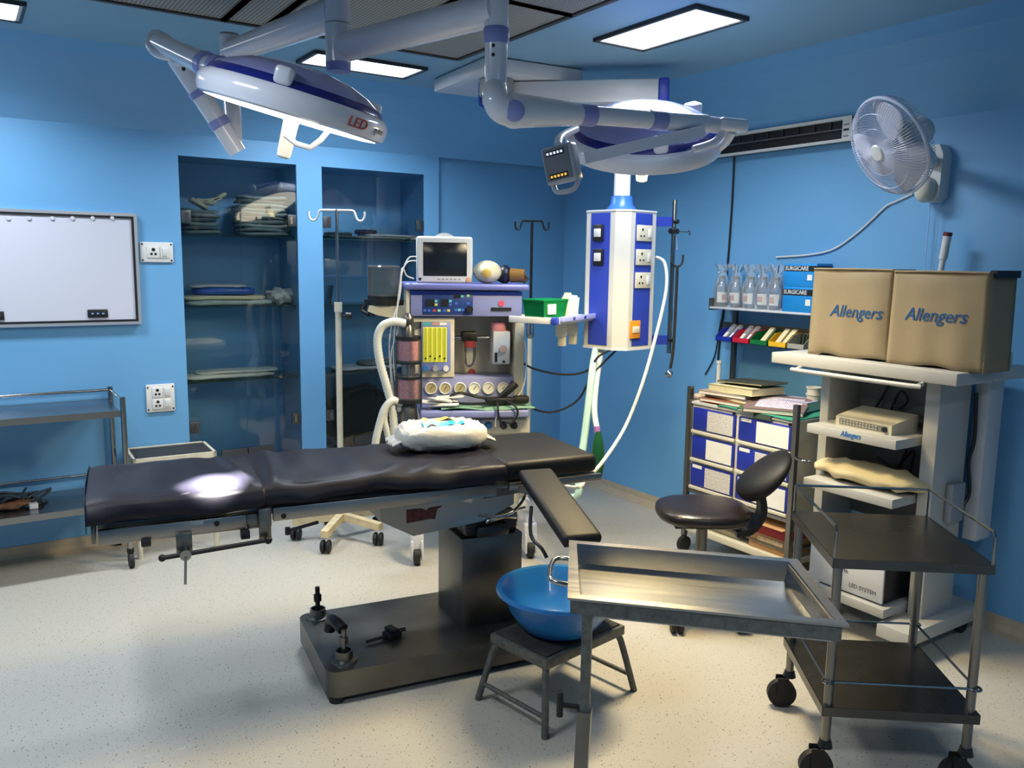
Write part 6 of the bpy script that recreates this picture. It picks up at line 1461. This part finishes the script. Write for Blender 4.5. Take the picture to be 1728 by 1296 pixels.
gw.build('guard_wires', FW, FN)['kind'] = 'stuff'
mk().lathe([(0, .072), (.030, .070), (.038, .062), (.038, .056), (0, .056)], seg=24).build('guard_badge', WHITEP, FN)
mk().lathe([(0, .045), (.022, .044), (.032, .03), (.034, -.02), (0, -.02)], seg=22).build('hub', FBL, FN)
for k in range(3):
    b = MB(); b.M = Ff @ Matrix.Rotation(math.radians(100+120*k), 4, 'Z')
    def bl(u_, v_):
        r_ = .03+.155*u_; wdt = .035+.075*math.sin(min(1, u_*1.15)*math.pi*.62)*(1 if u_ < .8 else math.sqrt(max(0, 1-((u_-.8)/.2)**2))*1.0)
        s_ = (v_-.5)*2*wdt; return (r_, s_, -.002-.28*s_*(1-.3*u_))
    b.grid(bl, 14, 8); b.build('blade', FBL, FN, smooth=80, solid=.003)
mt = mk(); mt.lathe([(0, -.19), (.045, -.185), (.06, -.16), (.064, -.085), (.055, -.065), (0, -.06)], seg=26); mt.build('motor_housing', WHITEP, FN)
MB().cyl(Ff @ Vector((0, 0, -.12)), (0, -.05, .03), .028, seg=14).build('neck', WHITEP, FN)
cable('fan_cord', [atX(XW, 1540, 327), atX(XW, 1512, 340), atX(XW, 1495, 348), atX(XW, 1470, 372), atX(XW, 1440, 398), atX(XW, 1405, 421), atX(XW, 1365, 430), atX(XW, 1310, 434)], .005, WHITEP, 'white cord running from the wall fan down to the left', 'cord')
for px, lab in ((1571, 'left one of two pull cords under the wall fan'), (1586, 'right one of two pull cords under the wall fan')):
    p0 = atX(XR-.03, px, 330); tag(MB().cyl(p0, (p0.x, p0.y, p0.z-.42), .0022, seg=6).build('pull_cord', mat('cord_blue_white', '#9fc0e6', .5), None), lab, 'cord')
a_, b_ = atX(XR-.11, 1600, 392), atX(XR-.11, 1585, 470)
o = MB().cyl(b_, b_+(a_-b_)*.45, .013, seg=14); o.cyl(b_+(a_-b_)*.42, b_+(a_-b_)*.93, .018, seg=14)
o = o.build('antenna_rod', WHITEP); tag(o, 'white rod with a red tip sticking up behind the covered monitors', 'rod')
MB().cyl(b_+(a_-b_)*.92, a_, .019, seg=14).build('red_tip', mat('dark_red_cap', '#6a1a20', .5), o)
b2 = b_-Vector((0, 0, .28)); MB().cyl((b_.x, b_.y, 1.0), b_, .012, seg=12).build('lower_tube', WHITEP, o); MB().bar((b_.x, b_.y, 1.05), (XR, b_.y, 1.05), .03, .03).build('wall_clip', GREYPL, o)
